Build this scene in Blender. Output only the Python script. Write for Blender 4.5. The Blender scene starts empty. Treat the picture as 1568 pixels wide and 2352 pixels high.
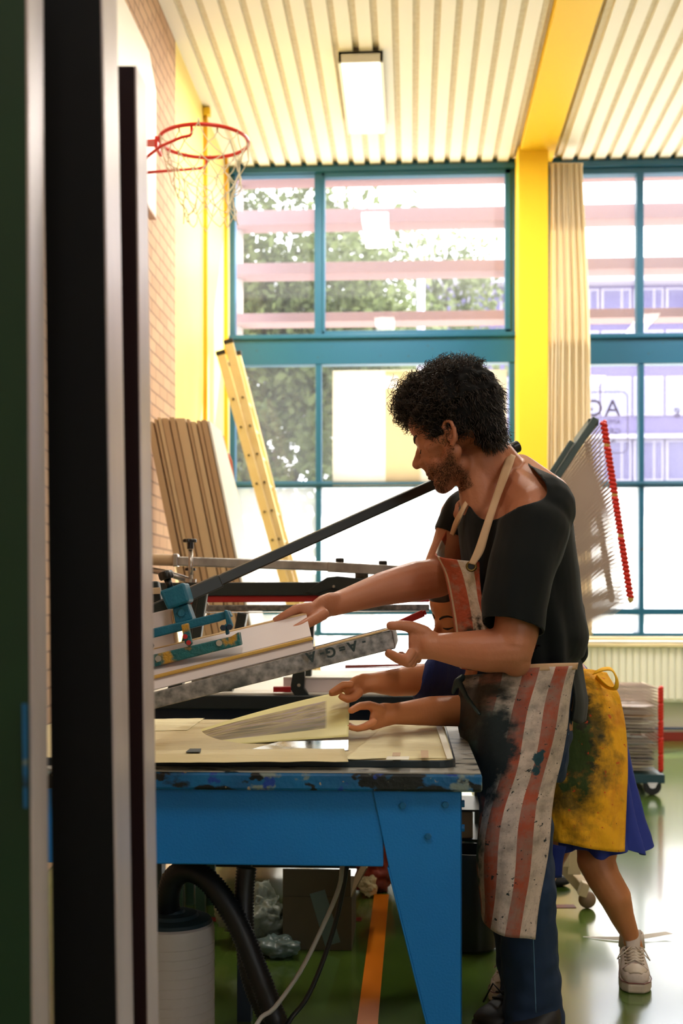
import bpy, bmesh, math, random
import numpy as np
from mathutils import Vector, Matrix, Euler, Quaternion, noise as mnoise
from mathutils.bvhtree import BVHTree
C = bpy.context.scene
LINK = C.collection.objects.link
random.seed(7)
PI = math.pi
# ---------------------------------------------------------------- camera
FPX, CX, HY = 2800.0, 784.0, 1385.0
CAMH = 1.10
TH = math.radians(3.27)
cam_d = bpy.data.cameras.new('camera'); cam = bpy.data.objects.new('camera', cam_d); LINK(cam)
cam.location = (0, 0, CAMH); cam.rotation_euler = (PI/2, 0, TH)
cam_d.sensor_width = 36; cam_d.lens = 36*FPX/2352; cam_d.shift_y = (HY-1176)/2352
cam_d.clip_end = 300; cam_d.clip_start = 0.05
cam_d.dof.use_dof = True; cam_d.dof.focus_distance = 3.1; cam_d.dof.aperture_fstop = 4.0
C.camera = cam
C.view_settings.view_transform = 'Standard'; C.view_settings.look = 'None'
C.view_settings.gamma = 1; C.view_settings.use_curve_mapping = False
C.view_settings.exposure = 0.38
# ---------------------------------------------------------------- sky and sun
w = bpy.data.worlds.new('sky'); C.world = w; w.use_nodes = True
_bg = w.node_tree.nodes['Background']; _bg.inputs[0].default_value = (0.93, 0.95, 1.0, 1); _bg.inputs[1].default_value = 4.2
sun_d = bpy.data.lights.new('sun', 'SUN'); sun = bpy.data.objects.new('sun', sun_d); LINK(sun)
sun_d.energy = 17; sun_d.angle = math.radians(0.7); sun_d.color = (1.0, 0.95, 0.86)
sun.rotation_euler = Vector((-0.42, -0.50, -0.76)).to_track_quat('-Z', 'Y').to_euler()
sun.location = (6, 20, 14)
# added unseen ceiling lights that fill the hall, modelled on the visible one -> built in the luminaire section
LAMP_W = 26
# ---------------------------------------------------------------- point helpers (photo pixel + depth -> place in the hall)
_f = Vector((-math.sin(TH), math.cos(TH), 0)); _r = Vector((math.cos(TH), math.sin(TH), 0))
def P(px, py, d):
    return Vector((0, 0, CAMH)) + _r*((px-CX)/FPX*d) + _f*d - Vector((0, 0, 1))*((py-HY)/FPX*d)
def ray(px, py):
    return _r*((px-CX)/FPX) + _f - Vector((0, 0, 1))*((py-HY)/FPX)
def PY(px, py, Y):
    r = ray(px, py); return Vector((0, 0, CAMH)) + r*(Y/r.y)
def PX(px, py, X):
    r = ray(px, py); return Vector((0, 0, CAMH)) + r*(X/r.x)
def PZ(px, py, z):
    r = ray(px, py); return Vector((0, 0, CAMH)) + r*((z-CAMH)/r.z)
# ---------------------------------------------------------------- materials
MATS = {}
def srgb(c):
    return tuple(((v/255)/12.92 if v/255 <= .04045 else ((v/255+.055)/1.055)**2.4) for v in c)
def mat(name, col, rough=.5, metal=0.0, mott=None, stains=(), bump=None, spec=.5, coat=0, trans=0, coords='Object', sheen=0):
    """col sRGB 0-255. mott=(scale,col2,amount). stains=[(scale,col,lo,hi[,stretch])]. bump=(scale,strength[,stretch])"""
    m = bpy.data.materials.new(name); m.use_nodes = True; MATS[name] = m
    nt = m.node_tree; N = nt.nodes; L = nt.links; b = N['Principled BSDF']
    b.inputs['Roughness'].default_value = rough; b.inputs['Metallic'].default_value = metal
    b.inputs['Specular IOR Level'].default_value = spec; b.inputs['Coat Weight'].default_value = coat
    if sheen: b.inputs['Sheen Weight'].default_value = sheen
    tc = N.new('ShaderNodeTexCoord')
    def coord(stretch=None):
        if not stretch: return tc.outputs[coords]
        mp = N.new('ShaderNodeMapping'); mp.inputs['Scale'].default_value = stretch
        L.new(tc.outputs[coords], mp.inputs[0]); return mp.outputs[0]
    rgb = N.new('ShaderNodeRGB'); rgb.outputs[0].default_value = (*srgb(col), 1); cur = rgb.outputs[0]
    def mix(fac_out, c2):
        nonlocal cur
        mx = N.new('ShaderNodeMix'); mx.data_type = 'RGBA'
        L.new(fac_out, mx.inputs[0]); L.new(cur, mx.inputs[6]); mx.inputs[7].default_value = (*srgb(c2), 1); cur = mx.outputs[2]
    if mott:
        n = N.new('ShaderNodeTexNoise'); n.inputs['Scale'].default_value = mott[0]; n.inputs['Detail'].default_value = 5
        L.new(coord(mott[3] if len(mott) > 3 else None), n.inputs['Vector'])
        mr = N.new('ShaderNodeMapRange'); mr.inputs[1].default_value = .3; mr.inputs[2].default_value = .7; mr.inputs[4].default_value = mott[2]
        L.new(n.outputs[0], mr.inputs[0]); mix(mr.outputs[0], mott[1])
    for i, s in enumerate(stains):
        n = N.new('ShaderNodeTexNoise'); n.inputs['Scale'].default_value = s[0]; n.inputs['Detail'].default_value = 6; n.noise_dimensions = '4D'; n.inputs['W'].default_value = i*7.3+1
        L.new(coord(s[4] if len(s) > 4 else None), n.inputs['Vector'])
        mr = N.new('ShaderNodeMapRange'); mr.inputs[1].default_value = s[2]; mr.inputs[2].default_value = s[3]
        L.new(n.outputs[0], mr.inputs[0]); mix(mr.outputs[0], s[1])
    L.new(cur, b.inputs['Base Color'])
    if trans: b.inputs['Transmission Weight'].default_value = trans
    if bump:
        n = N.new('ShaderNodeTexNoise'); n.inputs['Scale'].default_value = bump[0]; n.inputs['Detail'].default_value = 4
        L.new(coord(bump[2] if len(bump) > 2 else None), n.inputs['Vector'])
        bp = N.new('ShaderNodeBump'); bp.inputs['Strength'].default_value = bump[1]; bp.inputs['Distance'].default_value = .01
        L.new(n.outputs[0], bp.inputs['Height']); L.new(bp.outputs[0], b.inputs['Normal'])
    m['_c'] = 0
    return m
def basecol_of(m):
    nt = m.node_tree; b = nt.nodes['Principled BSDF']; return nt, b, b.inputs['Base Color'].links[0].from_socket
# ---------------------------------------------------------------- mesh builder
class MB:
    def __init__(s): s.v = []; s.f = []; s.m = []; s.uv = {}
    def add(s, vs, fs, mi=0, uvs=None):
        k = len(s.v); s.v += [Vector(v) for v in vs]
        for i, f in enumerate(fs):
            s.f.append([k+j for j in f]); s.m.append(mi)
            if uvs: s.uv[len(s.f)-1] = [uvs[j] for j in f]
        return s
    def hexa(s, a, b, mi=0):
        """a, b: two 4-point loops"""
        vs = list(a)+list(b)
        return s.add(vs, [[3,2,1,0],[4,5,6,7],[0,1,5,4],[1,2,6,5],[2,3,7,6],[3,0,4,7]], mi)
    def box(s, lo, hi, mi=0):
        x0,y0,z0 = lo; x1,y1,z1 = hi
        return s.hexa([(x0,y0,z0),(x1,y0,z0),(x1,y0,z1),(x0,y0,z1)], [(x0,y1,z0),(x1,y1,z0),(x1,y1,z1),(x0,y1,z1)], mi)
    def bar(s, p, q, w, h, up=(0,0,1), mi=0):
        p = Vector(p); q = Vector(q); d = (q-p).normalized(); up = Vector(up)
        side = d.cross(up)
        if side.length < 1e-4: side = d.cross(Vector((0,1,0)))
        side.normalize(); u = side.cross(d).normalized()
        def lp(c): return [c-side*w/2-u*h/2, c+side*w/2-u*h/2, c+side*w/2+u*h/2, c-side*w/2+u*h/2]
        return s.hexa(lp(p), lp(q), mi)
    def prism(s, poly, off, mi=0):
        """poly: list of 3D points, extruded by off"""
        n = len(poly); off = Vector(off); a = [Vector(p) for p in poly]; b = [p+off for p in a]
        fs = [list(range(n))[::-1], list(range(n, 2*n))]+[[i,(i+1)%n,n+(i+1)%n,n+i] for i in range(n)]
        return s.add(a+b, fs, mi)
    def tube(s, pts, r, seg=10, cap=True, mi=0, closed=False, flat=None):
        pts = [Vector(p) for p in pts]; n = len(pts)
        rs = r if hasattr(r, '__len__') else [r]*n
        vs = []; fs = []; prev = None
        for i, p in enumerate(pts):
            if closed: t = (pts[(i+1)%n]-pts[i-1])
            else: t = pts[min(i+1,n-1)]-pts[max(i-1,0)]
            if t.length < 1e-9: t = Vector((0,0,1))
            t.normalize()
            if prev is None:
                a = Vector((0,0,1)) if abs(t.z) < .9 else Vector((0,1,0))
                u = t.cross(a).normalized()
            else:
                u = prev - t*prev.dot(t)
                u = u.normalized() if u.length > 1e-6 else t.orthogonal().normalized()
            prev = u; v = t.cross(u)
            for j in range(seg):
                an = 2*PI*j/seg
                vs.append(p+u*math.cos(an)*rs[i]+v*math.sin(an)*rs[i])
        for i in range(n if closed else n-1):
            i2 = (i+1)%n
            for j in range(seg):
                fs.append([i*seg+j, i*seg+(j+1)%seg, i2*seg+(j+1)%seg, i2*seg+j])
        if cap and not closed:
            fs.append(list(range(seg))[::-1]); fs.append([(n-1)*seg+j for j in range(seg)])
        return s.add(vs, fs, mi)
    def cyl(s, p, q, r, seg=20, r2=None, mi=0): return s.tube([p, q], [r, r if r2 is None else r2], seg, mi=mi)
    def lathe(s, c, prof, axis=(0,0,1), seg=28, mi=0):
        c = Vector(c); ax = Vector(axis).normalized(); u = ax.orthogonal().normalized(); v = ax.cross(u)
        vs = []; fs = []
        for r, h in prof:
            for j in range(seg):
                an = 2*PI*j/seg; vs.append(c+ax*h+(u*math.cos(an)+v*math.sin(an))*r)
        for i in range(len(prof)-1):
            for j in range(seg):
                fs.append([i*seg+j, i*seg+(j+1)%seg, (i+1)*seg+(j+1)%seg, (i+1)*seg+j])
        fs.append(list(range(seg))[::-1]); fs.append([(len(prof)-1)*seg+j for j in range(seg)])
        return s.add(vs, fs, mi)
    def ell(s, c, r, M=None, seg=18, rings=12, mi=0):
        c = Vector(c); vs = []; fs = []
        M = M or Matrix.Identity(3)
        for i in range(rings+1):
            ph = PI*i/rings
            for j in range(seg):
                an = 2*PI*j/seg
                vs.append(c + M @ Vector((r[0]*math.sin(ph)*math.cos(an), r[1]*math.sin(ph)*math.sin(an), r[2]*math.cos(ph))))
        for i in range(rings):
            for j in range(seg):
                fs.append([i*seg+j, (i+1)*seg+j, (i+1)*seg+(j+1)%seg, i*seg+(j+1)%seg])
        return s.add(vs, fs, mi)
    def cap(s, p, q, r1, r2=None, seg=14, mi=0, M=None):
        """capsule with tapered radii"""
        p = Vector(p); q = Vector(q); r2 = r1 if r2 is None else r2
        d = (q-p); L = d.length
        if L < 1e-6: return s.ell(p, (r1,)*3)
        d.normalize(); pts = []; rs = []
        for a in (-80,-60,-35,-15): pts.append(p+d*r1*math.sin(math.radians(a))); rs.append(r1*math.cos(math.radians(a)))
        pts.append(p); rs.append(r1); pts.append(p.lerp(q,.5)); rs.append((r1+r2)/2); pts.append(q); rs.append(r2)
        for a in (15,35,60,80): pts.append(q+d*r2*math.sin(math.radians(a))); rs.append(r2*math.cos(math.radians(a)))
        return s.tube(pts, rs, seg, mi=mi)
    def limb(s, spec, seg=16):
        """chain of capsules through (point, radius)"""
        for (p, r), (q, r2) in zip(spec, spec[1:]): s.cap(p, q, r, r2, seg)
        return s
    def loft(s, rings, seg=28, mi=0, cap=True):
        """rings: (centre, ax_vec, ay_vec) ellipses"""
        vs = []; fs = []; n = len(rings)
        for c, a, b in rings:
            for j in range(seg):
                an = 2*PI*j/seg; vs.append(Vector(c)+Vector(a)*math.cos(an)+Vector(b)*math.sin(an))
        for i in range(n-1):
            for j in range(seg): fs.append([i*seg+j, i*seg+(j+1)%seg, (i+1)*seg+(j+1)%seg, (i+1)*seg+j])
        if cap: fs.append(list(range(seg))[::-1]); fs.append([(n-1)*seg+j for j in range(seg)])
        return s.add(vs, fs, mi)
    def grid(s, rows, nu=24, nv=24, mi=0, fn=None):
        """rows of 3D control points -> smooth sheet with UV (u across, v down)"""
        nr = len(rows); k = len(s.v)
        def cr(p, t):
            n = len(p)-1
            if n == 0: return p[0]
            x = t*n; i = min(int(x), n-1); f = x-i
            p1, p2 = p[i], p[i+1]; p0 = p[i-1] if i > 0 else p1*2-p2; p3 = p[i+2] if i+2 <= n else p2*2-p1
            return 0.5*((2*p1)+(p2-p0)*f+(2*p0-5*p1+4*p2-p3)*f*f+(3*p1-p0-3*p2+p3)*f**3)
        rr = [[cr([Vector(q) for q in r], j/nu) for j in range(nu+1)] for r in rows]
        vs = []; uv = []
        for i in range(nv+1):
            for j in range(nu+1):
                p = cr([rr[a][j] for a in range(nr)], i/nv)
                if fn: p = fn(p, j/nu, i/nv)
                vs.append(p); uv.append((j/nu, 1-i/nv))
        fs = [[i*(nu+1)+j, (i+1)*(nu+1)+j, (i+1)*(nu+1)+j+1, i*(nu+1)+j+1] for i in range(nv) for j in range(nu)]
        return s.add(vs, fs, mi, uv)
    def mesh(s, name, mats, base=Vector((0,0,0)), smooth=False):
        me = bpy.data.meshes.new(name)
        me.from_pydata([tuple(v-base) for v in s.v], [], s.f)
        for m in mats: me.materials.append(m)
        me.polygons.foreach_set('material_index', s.m)
        if s.uv:
            ul = me.uv_layers.new(name='UVMap')
            for pi, poly in enumerate(me.polygons):
                if pi in s.uv:
                    for li, c in zip(poly.loop_indices, s.uv[pi]): ul.data[li].uv = c
        if smooth: me.polygons.foreach_set('use_smooth', [True]*len(me.polygons))
        me.update(); return me
def tag(o, label=None, cat=None, group=None, kind=None):
    if label: o['label'] = label
    if cat: o['category'] = cat
    if group: o['group'] = group
    if kind: o['kind'] = kind
    return o
def obj(name, mb, mats, parent=None, smooth=False, bevel=0, solid=0, recalc=True, auto=None, label=None, bseg=2):
    if not isinstance(mats, (list, tuple)): mats = [mats]
    mats = [MATS[m] if isinstance(m, str) else m for m in mats]
    base = Vector((0,0,0)); q = parent
    while q: base = base+q.location; q = q.parent
    if isinstance(mb, bpy.types.Mesh):
        me = mb; me.name = name
        if base.length: me.transform(Matrix.Translation(-base))
        if not me.materials:
            for m in mats: me.materials.append(m)
        if smooth: me.polygons.foreach_set('use_smooth', [True]*len(me.polygons))
    else:
        me = mb.mesh(name, mats, base, smooth)
    if recalc:
        bm = bmesh.new(); bm.from_mesh(me); bmesh.ops.recalc_face_normals(bm, faces=bm.faces); bm.to_mesh(me); bm.free()
    if parent is None and base.length == 0 and len(me.vertices):
        # put the origin at the base of the thing
        co = np.empty(len(me.vertices)*3); me.vertices.foreach_get('co', co); co = co.reshape(-1,3)
        c = Vector(((co[:,0].min()+co[:,0].max())/2, (co[:,1].min()+co[:,1].max())/2, co[:,2].min()))
        me.transform(Matrix.Translation(-c))
    else: c = Vector((0,0,0))
    o = bpy.data.objects.new(name, me); LINK(o); o.location = c; o.parent = parent
    if solid:
        md = o.modifiers.new('thick', 'SOLIDIFY'); md.thickness = solid; md.offset = 0
    if bevel:
        md = o.modifiers.new('bevel', 'BEVEL'); md.width = bevel; md.segments = bseg; md.limit_method = 'ANGLE'; md.angle_limit = math.radians(40)
    if auto is not None:
        me.polygons.foreach_set('use_smooth', [True]*len(me.polygons)); me.set_sharp_from_angle(angle=math.radians(auto))
    if label: o['label'] = label
    return o
def thing(name, loc, label, cat, group=None):
    o = bpy.data.objects.new(name, None); LINK(o); o.location = loc; o.empty_display_size = .1
    return tag(o, label, cat, group)
def struct(name, mb, mats, parent=None, **k):
    o = obj(name, mb, mats, parent, **k)
    if parent is None: o['kind'] = 'structure'
    return o
def copy_tree(o, parent=None):
    c = o.copy(); LINK(c); c.parent = parent
    for ch in [x for x in bpy.data.objects if x.parent == o]: copy_tree(ch, c)
    return c
def organic(mb, voxel, smooth=6, extra=None):
    """one continuous surface out of overlapping volumes"""
    me = mb.mesh('tmp', []); o = bpy.data.objects.new('tmp', me); LINK(o)
    md = o.modifiers.new('r', 'REMESH'); md.mode = 'VOXEL'; md.voxel_size = voxel; md.use_smooth_shade = True
    if smooth:
        sm = o.modifiers.new('s', 'SMOOTH'); sm.factor = .5; sm.iterations = smooth
    dg = bpy.context.evaluated_depsgraph_get(); dg.update()
    out = bpy.data.meshes.new_from_object(o.evaluated_get(dg)); bpy.data.objects.remove(o)
    out.polygons.foreach_set('use_smooth', [True]*len(out.polygons))
    return out
# ---------------------------------------------------------------- materials
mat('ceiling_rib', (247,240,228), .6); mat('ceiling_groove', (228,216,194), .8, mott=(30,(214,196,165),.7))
mat('yellow', (252,205,40), .55, bump=(60,.05)); mat('yellow_panel', (252,230,142), .45, mott=(1.2,(245,216,105),.5)); mat('gold_strip', (226,170,30), .4)
mat('teal_frame', (14,88,122), .4, stains=[(25,(60,60,50),.68,.72)]); mat('sill', (240,222,180), .4); mat('white_wall', (246,242,230), .7)
mat('curtain', (236,220,184), .85, bump=(200,.1)); mat('radiator', (250,247,236), .4)
mat('red_paint', (160,52,40), .45); mat('blue_line', (40,80,150), .5)
mat('orange_paint', (232,128,20), .35, stains=[(3,(170,90,20),.55,.75)]); mat('dark_red_paint', (120,30,25), .4)
mat('louvre', (140,112,116), .7); mat('louvre_post', (160,150,146), .6)
mat('facade', (96,88,126), .8); mat('facade_white', (160,156,176), .7); mat('facade_glass', (62,54,100), .35, mott=(.6,(104,100,136),.8))
mat('facade_pale', (118,118,146), .4, mott=(.5,(120,120,146),.6))
mat('pavement', (205,202,192), .8); mat('bark', (70,58,50), .9)
mat('tan_edge', (196,160,118), .6, bump=(3,.15,(200,200,2))); mat('tan_edge_light', (214,182,138), .6, bump=(3,.15,(200,200,2))); mat('white_board', (236,232,220), .45)
mat('ladder', (228,206,160), .45, mott=(6,(205,172,105),.5)); mat('black_rubber', (28,24,20), .6); mat('hole', (30,22,16), .9)
mat('orange_board', (200,90,45), .5)
mat('alu', (190,184,180), .35, .75, mott=(18,(120,112,108),.7), bump=(60,.15,(1,1,.05)))
mat('alu_worn', (150,142,136), .42, .45, mott=(60,(70,68,64),.9,(1,1,1)), stains=[(14,(60,62,58),.55,.7)])
mat('screen_alu', (214,202,204), .32, .3, mott=(5,(176,164,170),.8,(3,3,.4)), stains=[(40,(60,34,40),.7,.75,(1,1,.3))])
mat('steel', (180,172,166), .25, .9); mat('dark_frame', (12,9,12), .6, mott=(3,(8,11,15),.8), spec=.2); mat('dark_frame_red', (30,9,16), .6, spec=.2); mat('green_board', (4,52,24), .6, mott=(4,(3,36,20),.7))
mat('black_steel', (26,34,34), .4, mott=(20,(40,48,44),.5), stains=[(60,(110,110,100),.72,.76)]); mat('black_tube', (38,42,40), .38, mott=(10,(22,26,26),.8,(.3,1,1)), stains=[(35,(120,112,105),.70,.78)])
mat('black_plastic', (18,18,18), .35); mat('red_rail', (176,22,22), .4); mat('navy_apron', (12,34,58), .45)
mat('teal_cast', (6,104,130), .45, mott=(40,(6,86,116),.6), bump=(160,.2), stains=[(14,(18,60,66),.62,.72)])
mat('teal_stained', (10,104,110), .5, mott=(30,(16,80,84),.7), bump=(160,.5), stains=[(16,(186,140,40),.52,.58),(24,(20,50,50),.6,.66)])
mat('blue_body', (0,124,206), .5, mott=(2.5,(0,108,186),.8), bump=(220,.12), stains=[(5,(10,70,96),.70,.80,(3,3,.5)),(45,(8,50,80),.72,.76)])
mat('blue_rim', (6,104,160), .4, mott=(9,(4,74,126),.8), bump=(80,.2), stains=[(9,(8,16,22),.53,.555,(.6,1,1)),(22,(6,12,18),.575,.60,(.7,1,1)),(14,(120,134,132),.585,.61,(.7,1,1)),(18,(20,60,150),.60,.63),(45,(176,156,126),.64,.67)])
mat('grey_top', (168,166,160), .45, mott=(6,(150,148,140),.8), stains=[(20,(50,60,62),.56,.62,(.4,1,1)),(45,(20,30,34),.58,.62,(.35,1,1))])
mat('bolt', (0,96,150), .45)
mat('newsprint', (232,222,180), .8, mott=(4,(220,205,160),.5), bump=(7,.9,(1,4,1))); mat('newsprint_tan', (205,188,140), .7, mott=(5,(222,208,164),.6), bump=(7,.6,(1,5,1)))
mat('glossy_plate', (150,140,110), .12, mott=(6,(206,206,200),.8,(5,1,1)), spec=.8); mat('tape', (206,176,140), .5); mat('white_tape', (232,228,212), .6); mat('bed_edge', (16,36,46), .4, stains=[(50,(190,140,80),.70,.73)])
mat('white_panel', (226,214,214), .35, mott=(3,(214,200,198),.5)); mat('ochre', (196,150,60), .5, mott=(12,(214,176,90),.7,(.2,1,1))); mat('wood_light', (222,186,136), .6)
mat('ink', (22,40,40), .6)
mat('white_plastic', (206,198,196), .45, mott=(30,(196,190,186),.4)); mat('seam', (120,112,110), .6); mat('canister_lid', (30,52,62), .5)
mat('hose', (14,20,28), .45); mat('cable_grey', (176,172,168), .5); mat('cardboard', (92,84,62), .8, mott=(12,(80,74,54),.6)); mat('cardboard_light', (150,136,104), .8); mat('cardboard_tape', (96,116,112), .3)
mat('plastic_bag', (120,128,112), .35, bump=(14,1)); mat('red_bag', (176,62,30), .55, mott=(8,(60,22,16),.9)); mat('cream_steel', (214,190,150), .4); mat('bin', (12,20,20), .4)
mat('chair_steel', (30,66,50), .5); mat('scrap', (214,206,196), .7)
mat('wheel_black', (16,14,14), .5); mat('rack_grey', (68,84,84), .5); mat('rack_wire', (186,166,148), .35, .4); mat('rack_wire_pale', (196,182,172), .45, .2); mat('spring_red', (232,44,28), .4); mat('spring_yellow', (240,196,110), .4)
mat('teal_base', (22,66,80), .45); mat('caster_tan', (150,120,92), .5, mott=(20,(120,96,74),.6))
mat('hoop_red', (226,44,24), .4); mat('net_white', (240,230,200), .8); mat('backboard_white', (250,244,228), .5); mat('backboard_edge', (190,150,130), .6)
# people
mat('skin', (186,122,90), .45, mott=(5,(176,108,80),.7), bump=(120,.12), spec=.4); mat('skin_f', (206,134,88), .45, mott=(5,(196,120,76),.6), bump=(120,.08), spec=.4)
mat('lips', (150,84,72), .45); mat('hair_dark', (8,6,5), .7, spec=.15); mat('hair_brown', (44,30,20), .45, spec=.5); mat('stubble', (34,26,20), .8, spec=.2); mat('brow', (24,16,12), .7)
mat('shirt_black', (10,15,16), .85, bump=(5,.8,(1,1,.22)), mott=(3,(6,10,11),.5), sheen=.08, spec=.25); mat('jeans', (19,45,78), .85, mott=(4,(12,32,58),.8,(1,1,.4)), bump=(9,.5)); mat('jeans_light', (84,120,150), .85)
mat('strap_tan', (206,168,130), .8, mott=(20,(190,150,115),.6)); mat('brass', (120,96,50), .4, .8)
mat('blue_dress', (40,58,150), .8, bump=(6,.6,(1,1,.3)), mott=(4,(30,44,128),.6)); mat('sleeve_navy', (28,44,104), .8, bump=(30,.8,(1,1,.3)))
mat('canvas_white', (206,190,178), .8, mott=(10,(186,168,155),.6), bump=(60,.2)); mat('shoe_rubber', (206,190,172), .6, mott=(20,(180,160,140),.6)); mat('shoe_line', (110,50,48), .5); mat('shoe_black', (20,18,20), .6)
mat('tie_yellow', (246,186,20), .8)
def glassy(name, col=(1,1,1), gloss=.06, transl=0.0, tcol=(1,1,1), rough=0.0):
    m = bpy.data.materials.new(name); m.use_nodes = True; MATS[name] = m
    nt = m.node_tree; N = nt.nodes; L = nt.links; N.remove(N['Principled BSDF']); out = N['Material Output']
    t = N.new('ShaderNodeBsdfTransparent'); t.inputs[0].default_value = (*col, 1)
    g = N.new('ShaderNodeBsdfGlossy'); g.inputs[0].default_value = (1,1,1,1); g.inputs['Roughness'].default_value = rough
    mx = N.new('ShaderNodeMixShader'); mx.inputs[0].default_value = gloss
    cur = t.outputs[0]
    if transl:
        tl = N.new('ShaderNodeBsdfTranslucent'); tl.inputs[0].default_value = (*tcol, 1)
        m0 = N.new('ShaderNodeMixShader'); m0.inputs[0].default_value = transl
        L.new(cur, m0.inputs[1]); L.new(tl.outputs[0], m0.inputs[2]); cur = m0.outputs[0]
    L.new(cur, mx.inputs[1]); L.new(g.outputs[0], mx.inputs[2]); L.new(mx.outputs[0], out.inputs[0])
    return m
glassy('glass_clear', gloss=.02, transl=.03, tcol=(.95,.93,1)); glassy('glass_haze', gloss=.02, transl=.055, tcol=(.95,.95,1)); glassy('glass_frost', gloss=.03, transl=.62)
glassy('glass_left_low', gloss=.03, transl=.28); glassy('poster_film', transl=.85, tcol=(.82,.75,.62), gloss=.02); glassy('poster_film_dark', transl=.85, tcol=(.80,.71,.55), gloss=.02)
glassy('mesh_fabric', transl=.25, tcol=(1,1,.95), gloss=.02)
def leafmat(name, c, tr):
    m = bpy.data.materials.new(name); m.use_nodes = True; MATS[name] = m
    nt = m.node_tree; N = nt.nodes; L = nt.links; N.remove(N['Principled BSDF']); out = N['Material Output']
    oi = N.new('ShaderNodeTexNoise'); oi.inputs['Scale'].default_value = 1.7
    tc = N.new('ShaderNodeTexCoord'); L.new(tc.outputs['Object'], oi.inputs['Vector'])
    mx0 = N.new('ShaderNodeMix'); mx0.data_type = 'RGBA'; L.new(oi.outputs[0], mx0.inputs[0]); mx0.inputs[6].default_value = (*srgb(c), 1); mx0.inputs[7].default_value = (*srgb(tr), 1)
    d = N.new('ShaderNodeBsdfDiffuse'); t = N.new('ShaderNodeBsdfTranslucent'); mx = N.new('ShaderNodeMixShader'); mx.inputs[0].default_value = .45
    L.new(mx0.outputs[2], d.inputs[0]); L.new(mx0.outputs[2], t.inputs[0]); L.new(d.outputs[0], mx.inputs[1]); L.new(t.outputs[0], mx.inputs[2]); L.new(mx.outputs[0], out.inputs[0])
leafmat('curtain_cloth', (250,238,214), (252,244,226))
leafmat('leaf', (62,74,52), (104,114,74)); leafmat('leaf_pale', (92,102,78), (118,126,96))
# floor: green vinyl
m = mat('floor_green', (84,112,38), .2, mott=(1.3,(54,84,30),.7), stains=[(40,(100,110,80),.72,.76),(2.2,(60,80,50),.6,.8)], bump=(2.0,.03), spec=.7, coat=.6)
MATS['floor_green'].node_tree.nodes['Principled BSDF'].inputs['Coat Roughness'].default_value = .10
# brick
m = mat('brick', (206,170,138), .8); nt, b, src = basecol_of(m)
bt = nt.nodes.new('ShaderNodeTexBrick'); bt.inputs['Scale'].default_value = 1; bt.inputs['Brick Width'].default_value = .22; bt.inputs['Row Height'].default_value = .0625*1.2
bt.inputs['Mortar Size'].default_value = .006; bt.inputs['Color1'].default_value = (*srgb((214,176,142)),1); bt.inputs['Color2'].default_value = (*srgb((200,160,128)),1); bt.inputs['Mortar'].default_value = (*srgb((150,118,96)),1)
tc = nt.nodes.new('ShaderNodeTexCoord'); sp = nt.nodes.new('ShaderNodeSeparateXYZ'); cb = nt.nodes.new('ShaderNodeCombineXYZ')
nt.links.new(tc.outputs['Object'], sp.inputs[0]); nt.links.new(sp.outputs[1], cb.inputs[0]); nt.links.new(sp.outputs[2], cb.inputs[1]); nt.links.new(cb.outputs[0], bt.inputs['Vector'])
nt.links.new(bt.outputs['Color'], b.inputs['Base Color'])
# lamp diffuser
m = bpy.data.materials.new('lamp_glow'); m.use_nodes = True; MATS['lamp_glow'] = m
m.node_tree.nodes['Principled BSDF'].inputs['Emission Color'].default_value = (1,.98,.94,1); m.node_tree.nodes['Principled BSDF'].inputs['Emission Strength'].default_value = 3
# ---------------------------------------------------------------- the hall
W = 9.9; ZC = 4.66; XL = -1.49; XR = 7.0; YB = -3.0
flo = MB(); flo.box((XL-.2, YB, -.1), (XR, W+.3, 0)); struct('floor', flo, 'floor_green')
cl = MB(); per = .1285; x = XL
xb0, xb1 = PY(1188,360,W).x, PY(1266,360,W).x       # the yellow beam
while x < XR:
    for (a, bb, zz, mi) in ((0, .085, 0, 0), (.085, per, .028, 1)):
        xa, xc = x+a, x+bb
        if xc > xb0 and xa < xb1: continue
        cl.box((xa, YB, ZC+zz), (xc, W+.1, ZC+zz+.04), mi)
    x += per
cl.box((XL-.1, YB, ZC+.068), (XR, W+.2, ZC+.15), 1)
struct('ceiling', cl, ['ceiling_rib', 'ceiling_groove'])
bm_ = MB(); bm_.box((xb0, YB, ZC-.02), (xb1, W, ZC+.085)); struct('trim_1', bm_, 'yellow', bevel=.004)
wl = MB(); wl.box((XL-.2, YB, 0), (XL, 7.65, ZC+.1)); struct('wall_left', wl, 'brick')
wl = MB(); wl.box((XR, YB, 0), (XR+.2, W+.2, ZC+.1)); struct('wall_right', wl, 'brick')
wl = MB(); wl.box((XL-.2, YB-.2, 0), (XR+.2, YB, 1.2)); wl.box((XL-.2, YB-.2, 3.2), (XR+.2, YB, ZC+.1)); wl.box((XL-.2, YB-.2, 1.2), (3.0, YB, 3.2)); wl.box((4.5, YB-.2, 1.2), (XR+.2, YB, 3.2)); struct('wall_behind_camera', wl, 'white_wall')
yp = MB(); yp.box((XL-.2, 7.65, 0), (XL+.0, W+.2, ZC+.1)); struct('wall_left_panelling', yp, 'yellow_panel')
for i, (pxx, ww) in enumerate(((467,.014),(515,.02))):
    yy = PX(pxx, 600, XL).y; t = MB(); t.box((XL, yy-ww/2, .0), (XL+.03, yy+ww/2, ZC-.0)); struct('trim_%d' % (i+2), t, 'gold_strip', bevel=.004)
t = MB(); yy = PX(467, 600, XL).y; t.box((XL, yy-.03, ZC-.06), (XL+.05, yy+.03, ZC-.005)); struct('trim_4', t, 'yellow', bevel=.004)
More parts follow.
